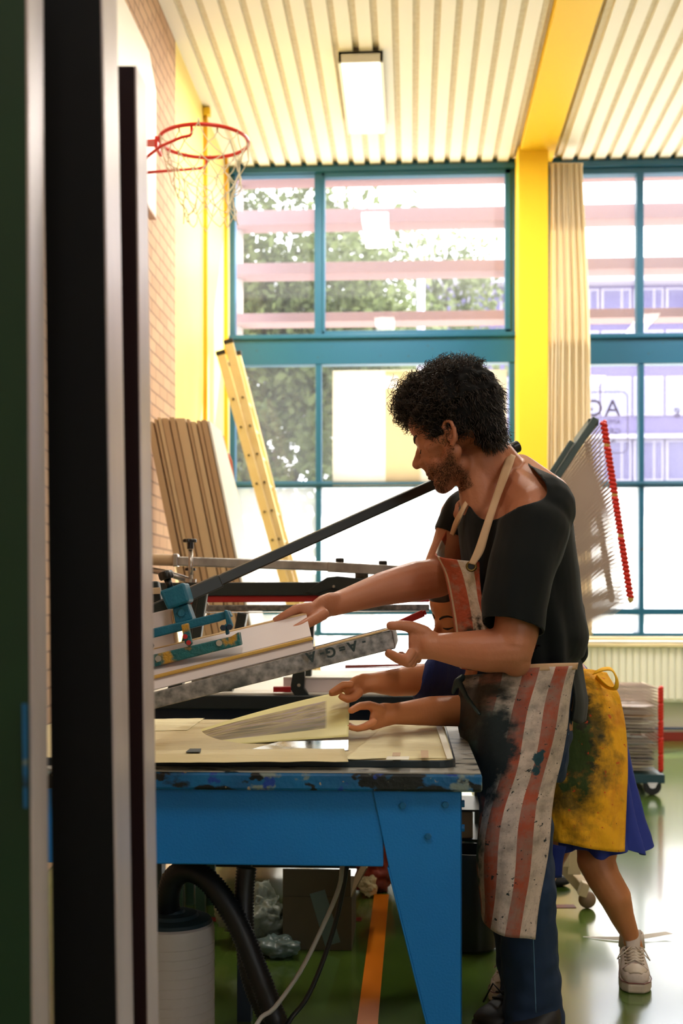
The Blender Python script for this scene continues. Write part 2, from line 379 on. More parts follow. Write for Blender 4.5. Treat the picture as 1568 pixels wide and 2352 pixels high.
# wall below the windows, pillar
zs = PY(1500,1462,W).z
wb = MB(); wb.box((XL-.2, W, 0), (PY(527,600,W).x, W+.2, ZC+.1)); wb.box((PY(1200,600,9.6).x, W, 0), (XR, W+.2, zs-.04)); wb.box((XL-.2, W, 0), (PY(1200,600,9.6).x, W+.2, .45)); struct('wall_back', wb, 'white_wall')
xp0, xp1 = PY(1190,600,9.6).x, PY(1259,600,9.6).x
pl = MB(); pl.box((xp0, 9.6, 0), (xp1, W+.25, ZC+.02)); struct('trim_5', pl, 'yellow', bevel=.006)
bb = MB(); bb.box((XL, W-.02, 0), (XR, W, PY(1540,1681,W).z)); struct('baseboard_back', bb, 'red_paint')
bb = MB(); z0 = PY(1540,1674,W).z; bb.box((XL, W-.03, z0), (XR, W, z0+.012)); struct('trim_6', bb, 'blue_line')
sl = MB(); sl.box((xp1, W-.16, zs-.03), (XR, W+.1, zs)); struct('trim_7', sl, 'sill', bevel=.005)
# --- windows
def win_bay(n, x0, x1, pxm_top, pxm_low, xm_w, px_ref, label=None):
    Z = lambda py: PY(px_ref, py, W).z
    def X(px): return PY(px, HY, W).x
    root = bpy.data.objects.new('window_%d' % n, None); LINK(root); root.location = ((x0+x1)/2, W+.05, zs); root['kind'] = 'structure'
    f = MB(); ya, yb = W, W+.1
    zt0, zt1, zm0, zm1, zl0, zl1, zb0, zb1 = Z(374), Z(398), Z(776), Z(836), Z(1104), Z(1119), Z(1398), Z(1412)
    ja = .045 if n == 1 else .06
    f.box((x0, ya, zs), (x0+ja, yb, zt0)); f.box((x1-.055, ya, zs), (x1, yb, zt0))
    f.box((x0, ya, zt1), (x1, yb, ZC+.03)); f.box((x0, ya-.03, ZC-.06), (x1, ya, ZC-.012))
    f.box((x0, ya-.01, zm1), (x1, yb, zm0)); f.box((x0, ya-.035, zm0-.006), (x1, ya, zm0+.03))
    f.box((x0, ya, zl1), (x1, yb, zl0)); f.box((x0, ya-.03, zl1+.02), (x1, ya, zl1+.038))
    f.box((x0, ya, zb1), (x1, yb, zb0)); f.box((x0, ya, zs), (x1, yb, zs+.03))
    for p in pxm_top: f.box((X(p)-xm_w/2, ya-.005, zm0), (X(p)+xm_w/2, yb, zt1+.02))
    for p in pxm_low: f.box((X(p)-xm_w*.36, ya-.005, zs), (X(p)+xm_w*.36, yb, zm1))
    obj('window_frame', f, 'teal_frame', root, bevel=.005)
    cols = [x0]+[X(p) for p in pxm_top]+[x1]; coll = [x0]+[X(p) for p in pxm_low]+[x1]
    def pane(a, b, z0, z1, m):
        g = MB(); g.add([(a, W+.05, z0), (b, W+.05, z0), (b, W+.05, z1), (a, W+.05, z1)], [[0,1,2,3]]); obj('window_pane', g, m, root, recalc=False)
    for i, (a, b) in enumerate(zip(cols, cols[1:])): pane(a, b, zm0, zt1, 'glass_clear')
    for i, (a, b) in enumerate(zip(coll, coll[1:])):
        pane(a, b, zl0, zm1, 'glass_haze')
        pane(a, b, zb0, zl1, 'glass_left_low' if (n == 1 and i == 0) else 'glass_frost')
        pane(a, b, zs if n == 2 else .45, zb1, 'glass_left_low' if (n == 1 and i == 0) else 'glass_frost')
    return root
XW0 = PY(527,600,W).x
win_bay(1, XW0, xp0+.01, [731], [731], .065, 850)
win_bay(2, xp1, PY(1900,600,W).x+.3, [1470, 1690, 1900], [1473, 1690, 1900], .055, 1450)
xq = PY(1900,600,W).x+.3
wr = MB(); wr.box((xq, W, 0), (XR, W+.2, ZC+.1)); struct('wall_right_of_windows', wr, 'white_wall')
# inner sash of the opening light in the first bay
s_ = MB(); a = PY(740,398,W); b = PY(1172,766,W); t_ = .03
for lo, hi in (((a.x, a.z-.04), (b.x, a.z)), ((a.x, b.z), (b.x, b.z+.035)), ((a.x, b.z), (a.x+.022, a.z)), ((b.x-.045, b.z), (b.x, a.z))):
    s_.box((lo[0], W-.02, lo[1]), (hi[0], W+.06, hi[1]))
struct('trim_8', s_, 'teal_frame', bevel=.004)
# --- outside: louvres, ground, facade
lv = thing('sun_louvres', (PY(850,600,10.9).x, 11.0, PY(850,760,10.9).z), 'pale mauve horizontal sun louvres fixed outside the upper windows', 'sun shade')
for y0, y1 in ((716,737), (600,626), (478,512), (372,408)):
    za, zb_ = PY(850, y1, 10.9).z, PY(850, y0, 10.9).z
    s = MB(); s.box((PY(540,600,10.9).x, 10.9, za), (9, 11.15, zb_)); obj('louvre_blade', s, 'louvre', lv, bevel=.004)
for px in (545, 1180, 1700):
    s = MB(); xx = PY(px,600,11.0).x; s.box((xx-.035, 11.02, PY(850,770,10.9).z-.1), (xx+.035, 11.12, ZC+.5)); obj('louvre_post', s, 'louvre_post', lv)
g = MB(); g.box((-40, W+.3, -.2), (60, 70, -.06)); struct('pavement', g, 'pavement')
# facade across the street
def facade():
    Y = 31.0
    def X(px): return PY(px, HY, Y).x
    def Z(py): return PY(1450, py, Y).z
    root = thing('office_building', (X(1500), Y, 0), 'lavender office building with rows of large windows across the street', 'building')
    f = MB(); f.box((X(1000), Y, -.1), (X(2400), Y+8, Z(640))); obj('wall', f, 'facade', root)
    r = MB(); r.box((X(990), Y-.5, Z(655)), (X(2420), Y+8.3, Z(636))); obj('roof_edge', r, 'facade_white', root)
    for px, (y0, y1) in [(p, q) for p in range(1010, 1790, 74) for q in ((664,742), (760,830), (866,955), (1012,1105))]:
        fr = MB(); x0, x1 = X(px), X(px+68); fr.box((x0, Y-.06, Z(y1)), (x1, Y, Z(y0))); fw = obj('window', fr, 'facade_white', root)
        for a, b in ((px+5, px+44), (px+49, px+64)):
            pn = MB(); pn.box((X(a), Y-.08, Z(y1-4)), (X(b), Y-.03, Z(y0+4))); obj('pane', pn, 'facade_glass' if y0 in (1012,664) else 'facade_pale', fw)
    b2 = MB(); b2.box((X(990), Y-.25, Z(1009)), (X(2400), Y, Z(1000))); obj('string_course', b2, 'facade_white', root)
    c = MB(); c.box((X(955), Y+1, Z(640)), (X(1010), Y+3, Z(580))); obj('chimney', c, 'facade', root)
    return root
facade()
p_ = MB(); a = PY(966,640,14.2); p_.cyl((a.x,14.2,-.06), (a.x,14.2,PY(966,636,14.2).z), .045); tag(obj('lamp_post', p_, 'facade_white', smooth=True), 'slim white post standing between tree and office building outside', 'post')
# trees
def tree(name, c, rad, n, size, m, trunk, label, seed, group=None, clumps=60):
    rnd = np.random.RandomState(seed)
    cl_ = rnd.normal(size=(clumps,3)); cl_ /= np.linalg.norm(cl_,axis=1)[:,None]; cl_ *= rnd.uniform(.35,1,(clumps,1))
    cc = cl_*np.array(rad)+np.array(c); idx = rnd.randint(0, clumps, n)
    p = cc[idx]+rnd.normal(size=(n,3))*np.array(rad)*.13
    a = rnd.normal(size=(n,3)); a /= np.linalg.norm(a,axis=1)[:,None]; b = rnd.normal(size=(n,3)); b -= a*(a*b).sum(1)[:,None]; b /= np.linalg.norm(b,axis=1)[:,None]
    s = rnd.uniform(.6,1.3,(n,1))*size
    v = np.stack([p-a*s, p+b*s*.55, p+a*s, p-b*s*.55], 1).reshape(-1,3)
    root = thing(name, (c[0], c[1], -.06), label, 'tree', group)
    v -= np.array(root.location)
    me = bpy.data.meshes.new('foliage'); me.from_pydata(v.tolist(), [], np.arange(4*n).reshape(-1,4).tolist()); me.materials.append(MATS[m])
    o = bpy.data.objects.new('foliage', me); LINK(o); o.parent = root
    t = MB(); base = Vector((c[0], c[1], -.06)); top = Vector(c)
    t.tube([base, base.lerp(top,.5)+Vector((.1,0,0)), top], [trunk, trunk*.8, trunk*.4], 10)
    for k in range(7):
        q = Vector(cc[k]); t.tube([base.lerp(top,.4+.08*k), base.lerp(top,.6+.05*k).lerp(q,.5), q], [trunk*.4, trunk*.25, trunk*.08], 6)
    obj('trunk', t, 'bark', root, smooth=True)
tree('leafy_tree', (PY(590,900,16).x, 16, 3.6), (2.1,1.4,3.6), 21000, .075, 'leaf', .18, 'dense green tree close outside the left-hand window panes', 3, clumps=110)
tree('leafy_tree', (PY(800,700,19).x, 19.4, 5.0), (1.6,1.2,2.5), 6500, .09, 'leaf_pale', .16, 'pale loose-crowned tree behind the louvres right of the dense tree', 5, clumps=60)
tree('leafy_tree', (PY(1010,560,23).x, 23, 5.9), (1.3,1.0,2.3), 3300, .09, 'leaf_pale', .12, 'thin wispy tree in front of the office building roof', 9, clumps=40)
tree('leafy_tree', (PY(1400,1150,26).x, 27, 1.6), (5.5,.8,2.0), 5500, .12, 'leaf', .1, 'low dark shrubbery tree at the foot of the office building', 12, clumps=60)
# --- things fixed to the window wall
pf = MB(); pf.box((PY(764,852,W).x, W-.012, PY(764,1116,W).z), (PY(965,852,W).x, W-.008, PY(764,852,W).z)); tag(obj('paper_sheet', pf, 'poster_film'), 'large cream paper sheet taped over the window, left of two', 'paper', 'cream sheets on the window')
pf = MB(); pf.box((PY(885,852,W).x, W-.02, PY(885,1112,W).z), (PY(1163,852,W).x, W-.016, PY(1163,850,W).z)); tag(obj('paper_sheet', pf, 'poster_film_dark'), 'large cream paper sheet on the window right beside the yellow pillar', 'paper', 'cream sheets on the window')
# lettering on the glass, read from outside
mat('vinyl', (62,44,92), .6)
def text_mesh(s, size, loc, rot, m, parent, name, extr=.001, bold=0, scale=(1,1,1)):
    c = bpy.data.curves.new(name, 'FONT'); c.body = s; c.size = size; c.extrude = extr; c.offset = bold
    o = bpy.data.objects.new(name, c); LINK(o); bpy.context.view_layer.update()
    me = bpy.data.meshes.new_from_object(o); bpy.data.objects.remove(o)
    M = Matrix.Translation(loc) @ rot.to_4x4() @ Matrix.Diagonal((*scale,1)); me.transform(M)
    for mm in list(me.materials): pass
    me.materials.clear(); me.materials.append(MATS[m])
    q = parent; base = Vector((0,0,0))
    while q: base += q.location; q = q.parent
    me.transform(Matrix.Translation(-base)); o = bpy.data.objects.new(name, me); LINK(o); o.parent = parent; return o
RO = Euler((PI/2, 0, PI)).to_matrix()
yl = W+.062
root = thing('window_lettering', (PY(1390,970,W).x, yl, PY(1390,1040,W).z), 'dark violet lettering in a rounded frame on the window glass beside the curtain', 'lettering')
sz = PY(1400,918,W).z-PY(1400,955,W).z
for s, px, py, k in (('A',1424,955,1.45), ('G',1385,955,1.45), ('AMS',1425,975,.44), ('GR',1425,998,.56), ('A',1414,1018,.45)):
    text_mesh(s, sz*k, PY(px,py,yl), RO, 'vinyl', root, 'letter')
fr = MB(); pts = []
x0, z0, x1, z1 = PY(1290,900,yl).x, PY(1290,1041,yl).z, PY(1441,900,yl).x, PY(1441,900,yl).z
r_ = .05
for cxx, czz, a0 in ((x1-r_, z1-r_, 0), (x0+r_, z1-r_, 90), (x0+r_, z0+r_, 180), (x1-r_, z0+r_, 270)):
    for k in range(7):
        an = math.radians(a0+15*k); pts.append((cxx+r_*math.cos(an), yl, czz+r_*math.sin(an)))
fr.tube(pts, .0035, 6, closed=True); obj('border', fr, 'vinyl', root)
root = thing('window_letter', (PY(1550,958,W).x, yl, PY(1550,958,W).z), 'small dark letter g on the glass of the far right pane', 'lettering')
text_mesh('g', sz*.85, PY(1561,952,yl), RO, 'vinyl', root, 'letter')
# curtain
cr_ = MB(); rows = []
for py, pa, pb in ((374,1262,1338), (420,1264,1338), (700,1262,1352), (1000,1258,1356), (1300,1256,1358), (1460,1256,1360)):
    rows.append([PY(pa+(pb-pa)*k/24, py, 9.62+(.05 if k % 2 else -.02)+.015*math.sin(k*1.7+py/300)) for k in range(25)])
cr_.grid(rows, 120, 30); tag(obj('curtain', cr_, 'curtain_cloth', smooth=True, solid=.004), 'long cream pleated curtain hanging beside the yellow pillar', 'curtain')
rd = MB(); a = PY(1342,1480,9.72); b = PY(1342,1612,9.72); x = a.x
rt = thing('radiator', (a.x+1.0, 9.75, b.z), 'long cream ribbed radiator under the right-hand windows', 'radiator')
while x < a.x+3.2:
    rd.box((x, 9.72, b.z+.02), (x+.042, 9.78, a.z-.02)); x += .055
rd.box((a.x-.01, 9.735, b.z), (x, 9.8, a.z-.01)); obj('ribbed_panel', rd, 'radiator', rt, bevel=.006)
t = MB(); t.box((a.x-.02, 9.7, a.z-.02), (x, 9.85, a.z+.01)); obj('top_cover', t, 'sill', rt, bevel=.004)
t = MB(); t.box((a.x+.3, 9.75, 0), (a.x+.36, 9.8, b.z+.01)); t.box((x-.3, 9.75, 0), (x-.24, 9.8, b.z+.01)); obj('bracket', t, 'radiator', rt)
# floor lines
def fline(n, a, b, wd, m):
    a = PZ(*a, 0); b = PZ(*b, 0); t = MB(); a.z = b.z = .001; t.bar(a, b, wd, .002, mi=0); struct('trim_%d' % n, t, m)
fline(9, (838,2400), (876,2055), .055, 'orange_paint')
fline(10, (1180,2083), (1320,2082), .045, 'dark_red_paint')
fline(11, (330,2112), (830,2112), .05, 'dark_red_paint')
# ceiling luminaire (plus unseen copies added to brighten the hall)
def luminaire(x, y, label, power=LAMP_W):
    root = thing('ceiling_light', (x, y, ZC-.07), label, 'ceiling light', 'luminaires along the hall ceiling')
    h = MB(); wx, ly = .29, 1.22
    for lo, hi in (((-wx/2,-ly/2),(wx/2,-ly/2+.02)), ((-wx/2,ly/2-.02),(wx/2,ly/2)), ((-wx/2,-ly/2),(-wx/2+.022,ly/2)), ((wx/2-.022,-ly/2),(wx/2,ly/2))):
        h.box((x+lo[0], y+lo[1], ZC-.07), (x+hi[0], y+hi[1], ZC))
    h.box((x-wx/2, y-ly/2, ZC-.02), (x+wx/2, y+ly/2, ZC)); obj('housing', h, 'radiator', root, bevel=.003)
    d = MB(); d.box((x-wx/2+.022, y-ly/2+.02, ZC-.062), (x+wx/2-.022, y+ly/2-.02, ZC-.03)); obj('diffuser', d, 'lamp_glow', root)
    ld = bpy.data.lights.new('tube_light', 'AREA'); ld.shape = 'RECTANGLE'; ld.size = .24; ld.size_y = 1.1; ld.energy = power; ld.color = (1,.95,.86)
    lo_ = bpy.data.objects.new('tube_light', ld); LINK(lo_); lo_.parent = root; lo_.location = (0,0,-.003)
a = PZ(826,150,ZC-.07); b = PZ(845,303,ZC-.07); lx, ly_ = (a.x+b.x)/2, (a.y+b.y)/2
luminaire(lx, ly_, 'long white rectangular ceiling light, lit, between the ceiling ribs', 90)
luminaire(lx+3.2, ly_, 'added unseen ceiling light right of frame, brightening the back wall', 90)  # added lamp out of view, lifts the radiator and back wall
for (xx, yy) in ((lx, ly_-4), (lx+3.2, ly_-4), (lx, ly_-8), (lx+3.2, ly_-8)): luminaire(xx, yy, 'added unseen ceiling light towards the camera, as interior fill')  # added lamps out of view, interior fill
# ---------------------------------------------------------------- basketball hoop
hc = P(468,325,6.2); XBd = -1.44
bz0, bz1 = 3.28, 4.12
root = thing('basketball_backboard', (XBd, hc.y, bz0), 'white basketball backboard with cut corners on the brick wall, carrying a red hoop', 'basketball hoop')
bd = MB(); ya, yb, ch = hc.y-.68, hc.y+.68, .18
bd.prism([(XBd-.035,ya,bz0), (XBd-.035,yb,bz0), (XBd-.035,yb,bz1-ch+.06), (XBd-.035,yb-ch,bz1+.02), (XBd-.035,ya+ch,bz1+.02), (XBd-.035,ya,bz1-ch+.06)], (.035,0,0)); obj('board', bd, 'backboard_white', root, bevel=.003)
bo = MB(); bo.box((XBd-.04, ya, bz0-.012), (XBd+.001, yb, bz0)); obj('board_edge', bo, 'backboard_edge', root)
br = MB(); br.box((XBd, hc.y-.06, hc.z-.07), (XBd+.008, hc.y+.06, hc.z+.04)); br.prism([(XBd,hc.y-.03,hc.z), (XBd,hc.y+.03,hc.z), (hc.x-.22,hc.y+.05,hc.z), (hc.x-.22,hc.y-.05,hc.z)], (0,0,-.006))
br.box((hc.x-.24, hc.y-.06, hc.z-.05), (hc.x-.225, hc.y+.06, hc.z+.01)); obj('bracket', br, 'hoop_red', root)
R_ = .225; ri = MB(); ri.tube([(hc.x+R_*math.cos(a), hc.y+R_*math.sin(a), hc.z) for a in [2*PI*k/48 for k in range(48)]], .0095, 10, closed=True); rim = obj('rim', ri, 'hoop_red', root, smooth=True)
low = Vector((XBd+.005, hc.y, hc.z-.15))
for sgn in (-1, 1):
    st = MB(); a = math.radians(100)*sgn; e = Vector((hc.x+R_*math.cos(a)*.6, hc.y+R_*math.sin(a)*.98, hc.z-.01))
    st.tube([low+Vector((0,sgn*.02,0)), low.lerp(e,.55)+Vector((0,sgn*.05,-.01)), e+Vector((-.05,0,-.05)), e+Vector((-.008,0,-.042)), e+Vector((0,0,-.03)), e], .0075, 8); obj('brace', st, 'hoop_red', root, smooth=True)
nt_ = MB(); nn = 12; lv_ = 7
def npt(i, j):
    t = j/lv_; rr = R_*(1-.42*min(1,t*1.25))+.012*math.sin(i*3+j*2); a = 2*PI*(i+.5*(j % 2))/nn+.05*math.sin(i*5+j)
    return Vector((hc.x+rr*math.cos(a)+.01*math.sin(j*2.2+i)+.03*t, hc.y+rr*math.sin(a), hc.z-.01-.40*t+.016*math.sin(i*2.3+j*4.1)))
for j in range(lv_):
    for i in range(nn):
        for di in ((0, 1) if j % 2 else (-1, 0)):
            a, b = npt(i, j), npt((i+di) % nn, j+1); m_ = a.lerp(b,.5)+Vector((random.uniform(-1,1)*.006,0,-.006)); nt_.tube([a,m_,b], .0028, 5, cap=False)
for i in range(nn): nt_.tube([npt(i,0)+Vector((0,0,.02)), npt(i,0)], .005, 5)
obj('net', nt_, 'net_white', root, smooth=True)
# ---------------------------------------------------------------- foreground: upright screen frames at the left edge
def upright(label, d, front_top, front_bot, side_top, side_bot, ytop, depth, fm, sm, extra_d=0.0):
    """front_*: (px left, px right) of the face turned to us at photo top/bottom; side runs back by depth"""
    def Q(px, py, dd): return P(px, py, dd)
    yb = 2700
    def lerp(a, b, py): return a+(b-a)*py/2352
    def pts(py, dd, shift=0):
        return Q(lerp(front_top[0], front_bot[0], py), py, d), Q(lerp(front_top[1], front_bot[1], py), py, d)
    zt = P(0, ytop, d).z; zb = 0.02
    def at(a, b, z):
        p0, p1 = Q(a[0], 0, d), Q(b[0], 2352, d)
        t = (z-p0.z)/(p1.z-p0.z); return p0+(p1-p0)*t
    L0t, L0b = at((front_top[0],), (front_bot[0],), zt), at((front_top[0],), (front_bot[0],), zb)
    R0t, R0b = at((front_top[1],), (front_bot[1],), zt), at((front_top[1],), (front_bot[1],), zb)
    back = Vector((0, depth, 0)); lip = .004
    root = thing('upright_panel', ((L0b+R0b)/2).to_tuple()[:2]+(0,), label, 'panel', None)
    m = MB(); m.hexa([L0b, R0b, R0t, L0t], [p+back for p in (L0b, R0b, R0t, L0t)]); obj('board', m, fm, root, bevel=.002)
    s = MB(); ex = Vector((.003,0,0)); s.hexa([R0b, R0b+ex, R0t+ex, R0t], [p+back for p in (R0b, R0b+ex, R0t+ex, R0t)])
    obj('aluminium_edge', s, sm, root, bevel=.001, label='scuffed silver metal side strip')
    return root, R0t, R0b
# side strip widths follow from depth; distances chosen so the strips match
def side_depth(pa, pb, d):
    """depth that carries the face edge from pixel pa to pixel pb"""
    u0 = (pa-CX)/FPX; u1 = (pb-CX)/FPX
    x = u0*math.cos(TH)-math.sin(TH); x2 = u1*math.cos(TH)-math.sin(TH)
    return d*(x/x2-1)*.998
upright('dark green board at the very left edge of the photo, in front of the frames', 1.35, (-160,58), (-140,72), None, None, -500, side_depth(64,100,1.35), 'green_board', 'screen_alu')
root, a, b = upright('dark upright screen frame with silver edge, middle one of the three at left', 1.5, (96,230), (122,268), None, None, -400, side_depth(244,278,1.5), 'dark_frame', 'screen_alu')
upright('shorter dark maroon screen frame with silver edge, next to the blue table', 1.72, (262,306), (306,337), None, None, 150, side_depth(320,343,1.72), 'dark_frame_red', 'screen_alu')
t = MB(); t.hexa([P(50,1616,1.34), P(63,1616,1.34), P(63,1856,1.34), P(54,1856,1.34)], [P(50,1616,1.345), P(63,1616,1.345), P(63,1856,1.345), P(54,1856,1.345)])
tag(obj('tape_strip', t, 'blue_rim'), 'short blue tape strip stuck on the dark green board edge', 'tape')
# ---------------------------------------------------------------- leaning boards by the left wall
zt_, xs = 2.075, [(335,352,968),(353,361,962),(361,371,958),(371,387,960),(388,402,958),(403,426,960),(428,436,962),(437,450,968),(451,461,965),(461,475,964)]
d0 = 6.5; y0 = 6.46
kx = {0:'first in the row, half hidden', 1:'thin, second from the wall', 2:'narrow pale, third from the wall', 3:'fourth from the wall', 4:'fifth from the wall', 5:'broad pale, in the middle of the row', 6:'slim darker, seventh from the wall', 7:'eighth from the wall', 8:'narrow, last but one before the white board', 9:'outermost, right against the white board'}
for i, (pa, pb, pt) in enumerate(xs):
    A = PY(pa, pt, y0); B = PY(pb-1.6, pt, y0); lean = .425*(A.z/2.075); sh = Vector((lean, 0, -A.z+.004))
    s = MB(); s.hexa([A, B, B+sh, A+sh], [q+Vector((0,.62,0)) for q in (A, B, B+sh, A+sh)])
    tag(obj('tabletop_board', s, 'tan_edge_light' if i in (2,5,7) else 'tan_edge', bevel=.003), 'tan board leaning at left, '+kx[i], 'board', 'boards leaning by the brick wall')
A = PY(476, 966, y0); s = MB(); sh = Vector((.425,0,-A.z+.004)); B = A+Vector((.012,0,0))
tt = [A, A+Vector((0,.40,0)), A+Vector((.07,.58,-.33)), A+Vector((.09,.60,-.45)), A+Vector((.425,.62,-A.z+.004)), A+sh]
s.prism(tt, (.012,0,0)); tag(obj('white_board', s, 'white_board', bevel=.002), 'smooth white board leaning outermost against the stack of tan boards', 'board')
s = MB(); a1, a2 = P(524,1042,7.4), P(552,1330,7.4); s.tube([a1, P(528,1060,7.4), P(536,1130,7.4), P(548,1240,7.4), P(566,1330,7.4), Vector((P(640,1860,7.4).x,P(640,1860,7.4).y,.01))], [.006,.014,.014,.012,.012,.012], 8)
tag(obj('orange_hoop', s, 'orange_board', smooth=True), 'thin curved orange rod leaning between the white board and the ladder', 'rod')
# ---------------------------------------------------------------- ladder
lr = thing('extension_ladder', P(655,1690,8.9).to_tuple()[:2]+(0,), 'tan two-part extension ladder leaning beside the left window', 'ladder')
def rail_line(ptop, pbot, d):  # extended to the floor
    a, b = P(*ptop, d), P(*pbot, d); t = a.z/(a.z-b.z); return a, a+(b-a)*t
for (tp, bt, dd, dots) in (((507,812),(652,1335),8.6,1), ((525,786),(666,1335),8.62,1)):
    for k, dy in enumerate((0, .42)):
        a, b = rail_line(tp, bt, dd); a = a+Vector((0,dy,0)); b = b+Vector((0,dy,.0))
        s = MB(); s.bar(a, b, .062 if not k else .05, .03, up=(0,1,0)); obj('rail', s, 'ladder', lr, bevel=.003)
        c = MB(); d_ = (b-a).normalized(); c.bar(a-d_*.02, a+d_*.012, .068, .036, up=(0,1,0)); obj('end_cap', c, 'black_rubber', lr, bevel=.003)
    a, b = rail_line(tp, bt, dd); L_ = (b-a).length; n = int(L_/.206)
    for i in range(1, n):
        q = a+(b-a).normalized()*(.13+.206*i if tp[0] == 507 else .2+.206*i)
        if q.z < .1: continue
        s = MB(); s.cyl(q+Vector((0,-.02,0)), q+Vector((0,.43,0)), .012, 8); obj('rung', s, 'ladder', lr, smooth=False)
        h = MB(); h.cyl(q+Vector((0,-.024,0)), q+Vector((0,-.015,0)), .0085, 8); obj('rung_hole', h, 'hole', lr)
# ---------------------------------------------------------------- the rear press (black, red and silver)
D = 4.3
rp = thing('screen_press', P(690,1600,D).to_tuple()[:2]+(0,), 'black and red screen-printing press standing behind the blue one', 'printing press')
def bar(name, a, b, h, dep, m, d=D, d2=None, parent=rp, bevel=.003, label=None):
    """bar seen from the side: a,b pixel ends of its centre line, h height in px, dep depth"""
    d2 = d if d2 is None else d2
    s = MB(); p, q = P(*a, d)+Vector((0,dep/2,0)), P(*b, d2)+Vector((0,dep/2,0)); s.bar(p, q, dep, h*d/FPX)
    return obj(name, s, m, parent, bevel=bevel, label=label)
bar('beam', (250,1354), (1060,1351), 31, .07, 'black_steel')
bar('red_rail', (250,1380), (472,1379), 15, .05, 'red_rail', d=D+.01); bar('red_rail', (474,1376), (1000,1374), 15, .05, 'red_rail', d=D+.01)
bar('lower_rail', (440,1397), (985,1395), 14, .05, 'alu_worn', d=D+.02); bar('slide_rail', (330,1408), (985,1404), 3, .03, 'steel', d=D+.02); bar('slide_rail', (700,1386), (985,1381), 4, .03, 'steel', d=D+.02)
s = MB(); s.prism([P(x,y,D-.01) for x, y in ((700,1360),(750,1326),(775,1323),(900,1336),(990,1345),(990,1368),(830,1366),(760,1352),(722,1366))], (0,.06,0)); obj('press_arm', s, 'black_steel', rp, bevel=.003)
s = MB(); s.cyl(P(766,1347,D-.02), P(766,1347,D), .005, 10); obj('bolt', s, 'steel', rp)
# tube above
s = MB(); s.tube([P(250,1281,D), P(405,1287,D)], .021, 16); obj('wiper_tube', s, 'tan_edge', rp, smooth=True, label='tan tube end')
s = MB(); s.bar(P(408,1289,D), P(756,1301,D), .04, .033); obj('wiper_bar', s, 'alu', rp, bevel=.004)
s = MB(); s.bar(P(752,1302,D), P(985,1315,D), .05, .036); obj('wiper_bar', s, 'alu', rp, bevel=.003)
s = MB(); s.bar(P(398,1287,D), P(410,1287,D), .05, .046); obj('collar', s, 'steel', rp, bevel=.004)
s = MB(); s.tube([P(338,1308,D), P(380,1315,D), P(440,1335,D)], .011, 12); obj('chrome_rod', s, 'steel', rp, smooth=True)
def star_knob(c, r, h, parent, lobes=5, stem=None, axis=Vector((0,0,1))):
    s = MB(); pr = []; u = axis.orthogonal().normalized(); v = axis.cross(u)
    n = lobes*8
    vs = []
    for hh, kk in ((0,.86),(.2,1),(.8,1),(1,.86)):
        for j in range(n):
            a = 2*PI*j/n; rr = r*kk*(.86+.14*math.cos(lobes*a)); vs.append(Vector(c)+axis*hh*h+(u*math.cos(a)+v*math.sin(a))*rr)
    fs = [[i*n+j, i*n+(j+1)%n, (i+1)*n+(j+1)%n, (i+1)*n+j] for i in range(3) for j in range(n)]+[list(range(n))[::-1], [3*n+j for j in range(n)]]
    s.add(vs, fs)
    if stem: s.cyl(Vector(c)-axis*stem, Vector(c), r*.45, 12)
    return obj('knob', s, 'black_plastic', parent, smooth=False, auto=35)
star_knob(P(437,1246,D-.15), .025, .012, rp, stem=.022); s = MB(); s.cyl(P(438,1262,D-.15), P(438,1336,D-.15), .008, 12); obj('knob_rod', s, 'steel', rp, smooth=True)
s = MB(); s.cyl(P(438,1330,D-.15), P(438,1338,D-.15), .019, 16); obj('flange', s, 'steel', rp)
star_knob(P(438,1311,D), .02, .01, rp, stem=.012)
for px, py in ((780,1289), (879,1295)):
    c = P(px,py+2,D-.0); star_knob(c-Vector((0,0,.003)), .016, .017, rp, lobes=6); s = MB(); s.cyl(c-Vector((0,0,.014)), c, .006, 10); obj('knob_stem', s, 'steel', rp)
s = MB(); s.box(P(815,1338,D).to_tuple()[:1]+(P(815,1338,D).y,P(815,1338,D).z), tuple(P(845,1316,D)+Vector((0,.04,0)))); obj('mount_block', s, 'alu_worn', rp)
for a, b, wpx in (((465,1366),(432,1480),30), ((558,1408),(548,1460),22), ((716,1400),(712,1470),16)):
    s = MB(); p, q = P(*a, D+.03), P(*b, D+.03); q2 = p+(q-p)*((p.z-.78)/(p.z-q.z)); s.bar(p, q2, .05, wpx*D/FPX, up=(1,0,0)); obj('upright', s, 'black_steel', rp, bevel=.003)
s = MB(); s.bar(P(477,1386,D+.02), P(452,1475,D+.02), .01, .008, up=(1,0,0)); obj('chrome_strip', s, 'steel', rp)
s = MB(); s.prism([P(x,y,D-.1) for x, y in ((672,1545),(700,1541),(698,1580),(722,1615),(700,1632),(666,1582))], (0,.03,0)); obj('bent_bracket', s, 'black_steel', rp, bevel=.003)
s = MB(); s.cyl(P(686,1574,D-.11), P(686,1574,D-.09), .006, 10); obj('bolt', s, 'steel', rp)
